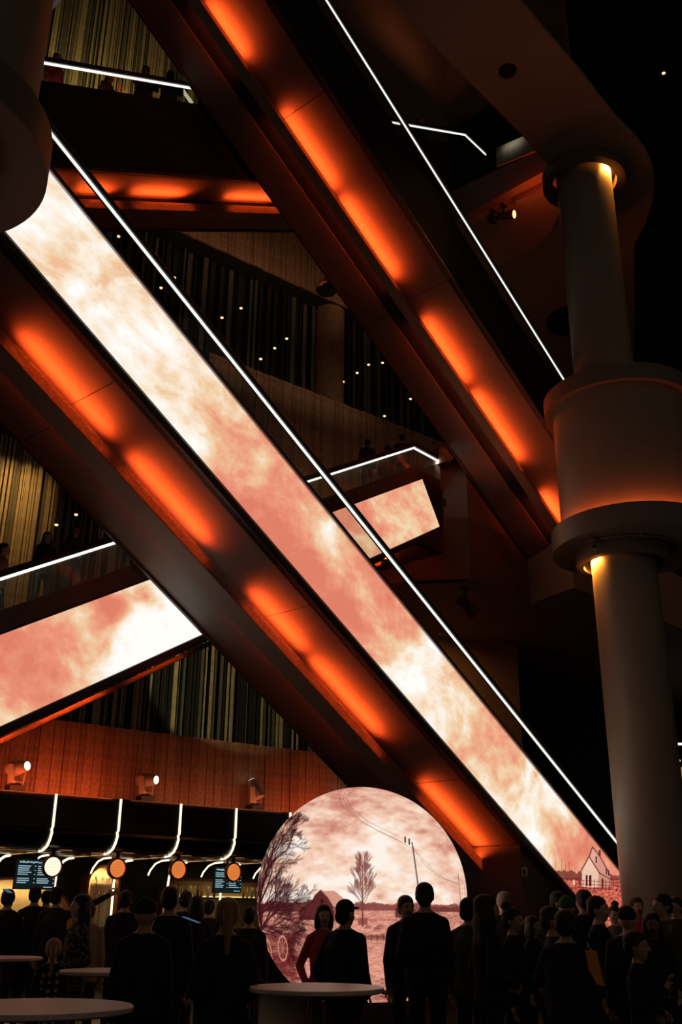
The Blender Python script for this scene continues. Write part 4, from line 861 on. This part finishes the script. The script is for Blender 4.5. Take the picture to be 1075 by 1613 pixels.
ARMS = {  # elbow, wrist, fingertip for the +x arm
    'down': ((.205, .03, 1.13), (.215, -.03, .89), (.21, -.06, .72)), 'pockets': ((.25, .09, 1.14), (.195, -.08, .97), (.13, -.13, .9)),
    'front': ((.215, .06, 1.13), (.11, -.19, 1.05), (.0, -.24, 1.02)), 'phone': ((.23, -.06, 1.15), (.13, -.27, 1.27), (.09, -.32, 1.42)),
    'rail': ((.23, -.12, 1.13), (.14, -.36, 1.1), (.08, -.48, 1.08)), 'point': ((.43, -.06, 1.53), (.66, -.13, 1.66), (.82, -.17, 1.74)), 'cross': ((.215, .0, 1.13), (.02, -.2, 1.14), (-.12, -.16, 1.17)),
    'reach': ((.26, -.16, 1.2), (.2, -.42, 1.22), (.16, -.58, 1.25))}
BODY = {}
def body(armL, armR, bulk=.0, fem=False, stance=0.0, dress=False, child=False):
    key = (armL, armR, bulk, fem, stance, dress, child)
    if key in BODY: return BODY[key]
    mb = MB(); b = bulk * .6; sh = .148 if fem else .168; segs = []
    hk = 1.16 if child else 1.0
    loft(mb, [((0, 0, .84), .12 + b, .1 + b), ((0, .005, .92), .168 + b, .118 + b), ((0, 0, 1.06), (.135 if fem else .15) + b, .105 + b), ((0, 0, 1.2), (.145 if fem else .165) + b, .115 + b), ((0, .005, 1.34), sh - .005 + b, .112 + b), ((0, .01, 1.43), sh - .045 + b * .6, .085 + b * .5), ((0, .012, 1.49), .062 + b * .3, .06 + b * .3), ((0, .012, 1.515), .055, .055)])
    if dress: loft(mb, [((0, 0, 1.12), .13, .1), ((0, 0, .95), .21, .17), ((0, 0, .7), .28, .24), ((0, 0, .5), .33, .28), ((0, 0, .49), .3, .25)], 24)
    segs += [((0, 0, .9), (0, 0, 1.42), .15, 1)]
    for sg, arm in ((1, armL), (-1, armR)):
        m = lambda p: (p[0] * sg, p[1], p[2]); S_ = m((sh - .012, .012, 1.405)); E_, W_, H_ = [np.array(m(q)) for q in ARMS[arm]]
        caps(mb, S_, E_, .054 + b * .35, .045 + b * .35); caps(mb, E_, W_, .045 + b * .35, .034 + b * .3); caps(mb, (0, .02, 1.5), (S_[0] * .85, .015, 1.42 + b * .2), .045, .05); segs += [(S_, E_, .05, 1), (E_, W_, .04, 1)]
        d = dn(H_ - W_); pc_ = W_ + d * .05; ax = dn(np.cross(d, (0, 1, 0)) if abs(d[1]) < .8 else np.cross(d, (1, 0, 0))); ay = np.cross(d, ax)
        mb.ellipsoid(pc_, (.04, .018, .058), 12, 8, np.stack([ax, ay, d], 1)); caps(mb, W_, pc_, .026, .026, 8); segs += [(W_ + d * .012, H_, .03, 0)]
        st = stance * sg; hip = m((.088, 0, .9)); kn = (sg * .1, -.015 - st, .5); an = (sg * .11, .03 - st * 1.2, .09); to = (sg * .125, -.15 - st * 1.2, .035)
        caps(mb, hip, kn, .088, .06); caps(mb, kn, an, .062, .045); segs += [(hip, kn, .07, 2), (kn, an, .05, 2)]
        caps(mb, (an[0], an[1] + .03, .045), to, .045, .038); caps(mb, an, (an[0], an[1] + .02, .05), .045, .045); segs += [((an[0], an[1] + .03, .04), to, .05, 3)]
    caps(mb, (0, .012, 1.47), (0, 0, 1.57), .052, .05)
    hm = lambda p: (p[0] * hk, p[1] * hk, 1.52 + (p[2] - 1.52) * hk)
    mb.ellipsoid(hm((0, .008, 1.648)), (.076 * hk, .096 * hk, .1 * hk), 20, 14); mb.ellipsoid(hm((0, -.026, 1.585)), (.056 * hk, .064 * hk, .072 * hk), 16, 12)
    caps(mb, hm((0, -.093, 1.64)), hm((0, -.112, 1.605)), .009 * hk, .016 * hk, 8); mb.ellipsoid(hm((0, -.082, 1.66)), (.052, .016, .012), 12, 8)
    for sg in (-1, 1): mb.ellipsoid(hm((sg * .078, .01, 1.625)), (.012, .022, .034), 10, 8); mb.ellipsoid(hm((sg * .032, -.07, 1.605)), (.026, .024, .024), 10, 8)
    segs += [(hm((0, 0, 1.555)), hm((0, 0, 1.68)), .075, 0)]
    me = remesh(mb, .0145, 3)
    n = len(me.polygons); cen = np.empty(n * 3); me.polygons.foreach_get('center', cen); cen = cen.reshape(-1, 3); best = np.full(n, 1e9); mi = np.zeros(n, np.int32)
    for (a, c, r, k) in segs:
        a = np.array(a, float); c = np.array(c, float); d = c - a; t = np.clip((cen - a) @ d / (d @ d), 0, 1); q = np.linalg.norm(cen - a - t[:, None] * d, axis=1) / r
        w = q < best; best[w] = q[w]; mi[w] = k
    mi[(cen[:, 2] > 1.5) & (np.hypot(cen[:, 0], cen[:, 1]) < .2) & (mi == 1)] = 0
    if dress: mi[(cen[:, 2] > .48) & (mi == 2)] = 1
    else: mi[(cen[:, 2] > .86) & (mi == 2)] = 1; mi[(cen[:, 2] < .86) & (mi == 1) & (np.abs(cen[:, 0]) < .19) & (cen[:, 2] < .85)] = 2
    # join fingers, eyes and mouth
    x = MB(); fm = []
    for sg, arm in ((1, armL), (-1, armR)):
        m = lambda p: (p[0] * sg, p[1], p[2]); W_, H_ = [np.array(m(q)) for q in ARMS[arm][1:]]; d = dn(H_ - W_)
        ax = dn(np.cross(d, (0, 1, 0)) if abs(d[1]) < .8 else np.cross(d, (1, 0, 0))); ay = np.cross(d, ax)
        if (ay @ np.array((0, -1, -.3))) < 0: ay = -ay
        for k, (o_, ln) in enumerate(((-.03, .062), (-.01, .075), (.01, .07), (.03, .055))):
            p0 = W_ + d * .095 + ax * o_; p1 = p0 + d * ln * .55 + ay * .006; p2 = p1 + d * ln * .4 + ay * ln * .35; x.tube([p0, p1, p2, p2 + d * .004], [.0095, .009, .0075, .003], 7)
        p0 = W_ + d * .035 + ax * (.034 * sg); p1 = p0 + d * .035 + ax * .022 * sg + ay * .012; p2 = p1 + d * .03 + ay * .01; x.tube([p0, p1, p2, p2 + d * .004], [.012, .011, .009, .003], 7)
    fm += [0] * len(x.f); c0 = len(x.f)
    for sg in (-1, 1): x.ellipsoid(hm((sg * .031, -.088, 1.638)), (.013, .009, .006), 8, 6)
    x.ellipsoid(hm((0, -.086, 1.572)), (.025, .012, .006), 10, 6); fm += [4] * (len(x.f) - c0)
    bm = bmesh.new(); bm.from_mesh(me); bm.faces.ensure_lookup_table()
    for f, k in zip(bm.faces, mi): f.material_index = int(k)
    vs = [bm.verts.new(p) for p in x.v]
    for f, k in zip(x.f, fm):
        try: q = bm.faces.new([vs[i] for i in f]); q.material_index = k; q.smooth = True
        except ValueError: pass
    bm.to_mesh(me); bm.free(); me.name = 'person_body'
    for i in range(5): me.materials.append(None)
    BODY[key] = me; return me
HAIR = {}
def hair(style, child=False):
    key = (style, child)
    if key in HAIR: return HAIR[key]
    hk = 1.16 if child else 1.0; hm = lambda p: (p[0] * hk, p[1] * hk, 1.52 + (p[2] - 1.52) * hk); sc = lambda r: tuple(q * hk for q in r)
    mb = MB()
    if style in ('cap', 'beanie'):
        mb.ellipsoid(hm((0, .01, 1.683)), sc((.086, .108, .088)), 18, 12)
        if style == 'cap': mb.ellipsoid(hm((0, -.125, 1.69)), sc((.068, .075, .013)), 14, 8)
        else: loft(mb, [(hm((0, .008, 1.66)), .09 * hk, .112 * hk), (hm((0, .008, 1.70)), .092 * hk, .113 * hk)])
        if style == 'cap': mb.ellipsoid(hm((0, .06, 1.61)), sc((.078, .055, .07)), 14, 10)
    else:
        mb.ellipsoid(hm((0, .02, 1.685)), sc((.085, .1, .078)), 18, 12); mb.ellipsoid(hm((0, .05, 1.635)), sc((.083, .068, .09)), 16, 12)
        for sg in (-1, 1): mb.ellipsoid(hm((sg * .07, .012, 1.655)), sc((.02, .05, .04)), 10, 8)
        if style in ('long', 'longb'):
            mb.ellipsoid(hm((0, .07, 1.5)), (.105, .05, .2), 16, 12); mb.ellipsoid(hm((0, .075, 1.38)), (.115, .045, .16), 16, 12)
            for sg in (-1, 1): mb.ellipsoid(hm((sg * .082, .01, 1.55)), (.026, .055, .14), 12, 10)
        if style == 'pony': caps(mb, hm((0, .1, 1.7)), hm((0, .16, 1.6)), .035, .04); caps(mb, hm((0, .16, 1.6)), hm((0, .17, 1.38)), .04, .018)
        if style == 'bun': mb.ellipsoid(hm((0, .07, 1.775)), (.055, .055, .05), 14, 10)
        if style == 'bob': mb.ellipsoid(hm((0, .06, 1.56)), (.1, .055, .11), 16, 12); [mb.ellipsoid(hm((sg * .08, .005, 1.58)), (.028, .06, .095), 12, 10) for sg in (-1, 1)]
    me = remesh(mb, .012, 2); me.name = 'hair'; me.materials.append(None); HAIR[key] = me; return me
SK = {'light': mat('skin_light', (.62, .42, .32), .5), 'mid': mat('skin_mid', (.5, .31, .22), .5), 'dark': mat('skin_dark', (.2, .11, .08), .5)}
CL = {'black': mat('cloth_black', (.008, .008, .009), .9), 'char': mat('cloth_charcoal', (.018, .017, .017), .9), 'navy': mat('cloth_navy', (.012, .014, .025), .9), 'olive': mat('cloth_olive', (.05, .05, .03), .9), 'grey': mat('cloth_grey', (.06, .055, .05), .9),
      'red': mat('cloth_red', (.55, .04, .07), .8), 'pink': mat('cloth_pink', (.62, .05, .1), .8), 'beige': mat('cloth_beige', (.4, .29, .17), .9), 'green': mat('cloth_green', (.02, .12, .02), .9), 'denim': mat('cloth_denim', (.03, .035, .05), .9), 'brown': mat('cloth_brown', (.05, .03, .02), .9), 'maroon': mat('cloth_maroon', (.16, .02, .015), .8), 'teal': mat('cloth_tan', (.16, .1, .06), .9)}
HC = {'black': mat('hair_black', (.008, .007, .006), .6), 'brown': mat('hair_brown', (.03, .018, .012), .6), 'blond': mat('hair_blond', (.3, .17, .07), .6), 'grey': mat('hair_grey', (.2, .16, .13), .6)}
M_EYE = mat('eye_mouth_dark', (.03, .012, .01), .4)
def dot_mat():
    m = bpy.data.materials.new('cloth_polka_dots'); m.use_nodes = True; nt = m.node_tree; b = nt.nodes['Principled BSDF']; tc = nt.nodes.new('ShaderNodeTexCoord'); v = nt.nodes.new('ShaderNodeTexVoronoi'); v.inputs['Scale'].default_value = 11; v.inputs['Randomness'].default_value = .25
    nt.links.new(tc.outputs['Object'], v.inputs['Vector']); r = nt.nodes.new('ShaderNodeValToRGB'); r.color_ramp.interpolation = 'CONSTANT'; r.color_ramp.elements[0].color = (.5, .38, .26, 1); r.color_ramp.elements[1].position = .3; r.color_ramp.elements[1].color = (.006, .006, .006, 1)
    nt.links.new(v.outputs['Distance'], r.inputs['Fac']); nt.links.new(r.outputs['Color'], b.inputs['Base Color']); b.inputs['Roughness'].default_value = .9; return m
def print_mat():
    m = bpy.data.materials.new('cloth_leaf_print'); m.use_nodes = True; nt = m.node_tree; b = nt.nodes['Principled BSDF']; tc = nt.nodes.new('ShaderNodeTexCoord'); v = nt.nodes.new('ShaderNodeTexNoise'); v.inputs['Scale'].default_value = 34; v.inputs['Detail'].default_value = 3
    nt.links.new(tc.outputs['Object'], v.inputs['Vector']); r = nt.nodes.new('ShaderNodeValToRGB'); r.color_ramp.elements[0].position = .52; r.color_ramp.elements[0].color = (.012, .01, .008, 1); r.color_ramp.elements[1].position = .6; r.color_ramp.elements[1].color = (.2, .15, .09, 1)
    nt.links.new(v.outputs['Fac'], r.inputs['Fac']); nt.links.new(r.outputs['Color'], b.inputs['Base Color']); b.inputs['Roughness'].default_value = .9; return m
CL['dots'] = dot_mat(); CL['print'] = print_mat()
def person(base, height, rot, label, pose=('down', 'down'), bulk=.015, fem=False, top='black', bottom='black', skin='mid', hr='short', hc='black', stance=.05, dress=False, child=False, group='visitors', hatcol=None):
    me = body(pose[0], pose[1], bulk, fem, stance, dress, child); o = bpy.data.objects.new('person', me); C.objects.link(o)
    for i, m in enumerate((SK[skin], CL[top], CL[bottom], CL['black'], M_EYE)): o.material_slots[i].link = 'OBJECT'; o.material_slots[i].material = m
    hh = 1.778 if child else 1.752; k = height / hh
    o.location = tuple(float(q) for q in base); o.scale = (k, k, k); o.rotation_euler = (0, 0, math.radians(rot)); tag(o, label, 'person', group)
    if hr:
        h = bpy.data.objects.new({'cap': 'cap', 'beanie': 'beanie'}.get(hr, 'hair'), hair(hr, child)); C.objects.link(h); h.parent = o; h.material_slots[0].link = 'OBJECT'; h.material_slots[0].material = CL[hatcol] if hatcol else HC[hc]
    return o
def crowd(u, v, Y, rot, label, hmin=0, **kw):
    P = aty(u, v, Y); return person((P[0], P[1], 0), P[2], rot, label, **kw)
# around the sphere
F_ = dict(fem=True)
crowd(511, 1425, 10.6, 8, 'smiling woman in a red and black jacket facing away from the sphere', pose=('down', 'pockets'), top='red', bottom='olive', skin='light', hr='bob', bulk=.012, **F_)
crowd(545, 1419, 9.3, 145, 'person in a black jacket and cap standing before the sphere', pose=('pockets', 'pockets'), top='black', hr='cap', hatcol='black', bulk=.1)
crowd(640, 1411, 10.75, 20, 'man in a dark quilted jacket facing the camera before the sphere', pose=('down', 'down'), top='char', skin='mid', bulk=.035)
crowd(669, 1391, 9.9, 172, 'tall broad man seen from behind in black before the sphere', pose=('front', 'front'), top='black', bulk=.055, skin='mid')
# right crowd
crowd(738, 1416, 10.2, 150, 'person in a grey-green jacket at the right edge of the sphere', top='olive', bulk=.03, hr='cap', hatcol='char')
crowd(766, 1410, 8.7, 105, 'long haired woman in black seen in profile right of the sphere', fem=True, hr='long', bulk=.03, pose=('front', 'front'))
crowd(793, 1405, 12.6, 190, 'grey haired man behind the long haired woman', hc='grey', skin='light', top='char')
crowd(808, 1430, 9.6, 60, 'laughing woman in black with hair tied back', fem=True, hr='bun', hc='black', skin='mid', pose=('front', 'down'))
crowd(840, 1443, 11.6, 50, 'small person in dark clothes before the escalator foot wall', fem=True, skin='mid', hr='bob')
crowd(870, 1428, 8.8, 75, 'young man with messy dark hair looking right', skin='mid', top='navy', bulk=.01, pose=('down', 'phone'))
crowd(881, 1405, 12.4, 60, 'bearded man behind the young man looking right', skin='mid', top='char')
crowd(893, 1413, 10.9, 150, 'person in a green knitted beanie in the right crowd', hr='beanie', hatcol='green', top='black', bulk=.03)
crowd(918, 1402, 11.8, 200, 'tall dark haired man left of the house picture', top='black', bulk=.03)
crowd(942, 1412, 9.9, 60, 'man with glasses below the house picture', skin='light', top='black', bulk=.03)
crowd(967, 1427, 13.6, 330, 'woman with drawn back hair far back by the column', fem=True, hr='bun', skin='light', top='grey')
crowd(987, 1429, 9.2, 160, 'person in a black hood left of the pink shirt', hr='beanie', hatcol='black', bulk=.05)
crowd(1003, 1413, 13.8, 10, 'man in a bright pink shirt before the column', top='pink', skin='mid', hc='brown', bottom='navy', pose=('down', 'down'))
crowd(1026, 1438, 9.6, 350, 'woman with long black hair below the pink shirted man', fem=True, hr='long', skin='dark', pose=('front', 'front'))
crowd(1041, 1408, 10.6, 290, 'bearded man in an olive jacket at the right edge', top='olive', skin='mid', bulk=.035)
crowd(1063, 1413, 13.0, 320, 'man in a dark jacket and pale collar at the far right edge', skin='mid', top='char')
crowd(1002, 1469, 8.4, 60, 'child with raised hands in front of the right crowd', skin='mid', pose=('front', 'phone'), child=True)
bagman = crowd(889, 1434, 7.9, 165, 'person in black seen from behind nearest in the right crowd', hr='short', bulk=.05, pose=('reach', 'down'), top='navy')
# left crowd
crowd(15, 1401, 14.0, 180, 'dark figure with raised phone at the left edge', pose=('phone', 'phone'), bulk=.04)
crowd(57, 1397, 15.5, 185, 'dark figure standing below the left menu screen', bulk=.03)
crowd(75, 1403, 18.0, 190, 'small dark figure queuing at the bar beside the pointing man', bulk=.02)
crowd(91, 1398, 14.6, 178, 'man in a cap stretching his arm toward the bar', pose=('down', 'point'), hr='cap', hatcol='char', top='char')
crowd(128, 1409, 10.4, 300, 'woman in a leaf print blouse behind the second table', fem=True, hr='long', top='print', pose=('front', 'front'), skin='light')
crowd(141, 1421, 12.3, 190, 'person in a beige sweater behind the leaf print blouse', top='beige', bulk=.03, hc='brown')
crowd(86, 1480, 9.9, 195, 'child in a black polka dot dress', fem=True, dress=True, child=True, top='dots', bottom='black', skin='light', hr='pony', hc='blond')
crowd(199, 1403, 13.2, 185, 'dark figure in front of the cream arched niche', bulk=.045)
crowd(269, 1397, 9.8, 185, 'big dark figure in the centre of the left crowd', bulk=.055)
crowd(232, 1416, 7.7, 170, 'very dark figure nearest left of the ponytail woman', bulk=.06, hr='beanie', hatcol='black')
crowd(294, 1404, 14.4, 180, 'dark figure below the bottle shelf, second from the left', bulk=.03)
crowd(310, 1411, 12.2, 195, 'slim dark figure below the bottle shelf, behind the ponytail woman', bulk=.02, fem=True, hr='bob')
crowd(330, 1418, 15.5, 185, 'far dark figure at the bar below the bottles', bulk=.03)
crowd(359, 1415, 7.2, 190, 'woman with a blond ponytail seen from behind in a black coat', fem=True, hr='pony', hc='blond', bulk=.06, pose=('front', 'front'))
crowd(394, 1428, 12.0, 180, 'dark figure at the left edge of the sphere', bulk=.04)
# people on the escalators
def rider(u, v, t, ground, label, rot, **kw):
    lo, hi = -3.0, 30.0
    for _ in range(50):
        s = (lo + hi) / 2
        if proj(Wd(s, t, ground(s) + 1.6))[0] < u: lo = s
        else: hi = s
    b = Wd(s, t, ground(s)); r = ray(u, v); k = np.hypot(b[0], b[1]) / np.hypot(r[0], r[1]); h = (CAM + r * k)[2] - b[2]
    return person(b, float(np.clip(h, 1.45, 1.95)), rot, label, group='people on the escalators', **kw), h
g1 = lambda s: 1.98 - .95 + T * min(s, 19.05) - .0
g2 = lambda s: 12.95 - .95 + T * min(s, 22.35)
RH = []
for (u, v, t, g, lb, rot, kw) in [
    (8, 856, 15.05, g1, 'person in a tan top riding the screen escalator at the left edge', 100, dict(top='teal', bottom='navy', hc='black')),
    (76, 838, 15.1, g1, 'dark long haired person leaning at the left escalator railing', 40, dict(hr='long', fem=True, bulk=.05, pose=('rail', 'rail'))),
    (121, 829, 15.1, g1, 'dark long haired person in jeans on the left escalator, right of the other', 30, dict(hr='long', fem=True, bulk=.02, bottom='denim', pose=('front', 'rail'))),
    (579, 693, 15.3, g1, 'dark figure at the left of the middle landing railing', 185, dict(bulk=.04, bottom='maroon')),
    (611, 703, 16.05, g1, 'smaller dark figure between two others on the middle landing', 180, dict(bulk=.02, bottom='grey')),
    (634, 676, 15.4, g1, 'taller dark figure leaning at the right of the middle landing', 200, dict(bulk=.045, pose=('rail', 'rail'), bottom='denim')),
    (90, 86, 15.2, g2, 'person in a red sequined top on the topmost escalator', 60, dict(top='red', bottom='red', hc='brown', hr='bun', fem=True)),
    (172, 118, 15.6, g2, 'short figure in tan behind the topmost railing', 60, dict(top='teal', bottom='teal')),
    (229, 97, 15.2, g2, 'dark figure leaning on the topmost railing', 30, dict(bulk=.05, pose=('rail', 'rail'))),
    (268, 107, 15.2, g2, 'dark figure in pale jeans beside the upper escalator underside', 30, dict(bulk=.05, pose=('rail', 'rail'), bottom='denim')),
    (664, 186, 15.2, g2, 'dim figure at the highest landing railing', 30, dict(bulk=.03))]:
    o, h = rider(u, v, t, g, lb, rot, **kw); RH.append((u, round(float(h), 2)))
print('rider heights', RH)
# things in hands
def phone(P, nrm, label):
    E = empty('phone', P, label, 'phone', 'phones held up'); nrm = dn(nrm); x = dn(np.cross(ZV, nrm)); y = np.cross(nrm, x)
    MB().box(P, x, y, nrm, .075, .15, .009).build('body', M_BLACKM, E); MB().box(P + nrm * .006, x, y, nrm, .067, .14, .003).build('display', emit('phone_display', lin((120, 150, 190)), .4), E)
phone(aty(12, 1404, 13.62), (.3, -.25, 1), 'phone with bluish screen held up at the left edge')
phone(aty(301, 1450, 8.45), (.3, -.07, 1), 'small bright phone screen held low in the left crowd')
P = aty(934, 1521, 7.8); E = empty('arm_bag', P, 'orange bag shape put in for an arm in the right crowd', 'bag'); MO = mat('orange_fabric', (.8, .3, .04), .7)  # invented bag, standing in for an orange lit arm in the crowd
fixn(MB().prism([P + np.array(q) for q in ((-.05, .025, .1), (.03, .025, .1), (.05, .025, -.02), (.065, .025, -.13), (.01, .025, -.12), (-.035, .025, -.03))], [P + np.array(q) for q in ((-.05, -.025, .1), (.03, -.025, .1), (.05, -.04, -.02), (.065, -.04, -.13), (.01, -.04, -.12), (-.035, -.04, -.03))]).build('bag_body', MO, E))
for y in (-.02, .02): MB().tube([P + np.array(q) for q in ((.02, y, .1), (-.03, y, .2), (-.09, y * 1.5, .265), (-.1, y * 1.5 + .03, .27))], .007, 6).build('bag_strap', M_BLACKM, E)
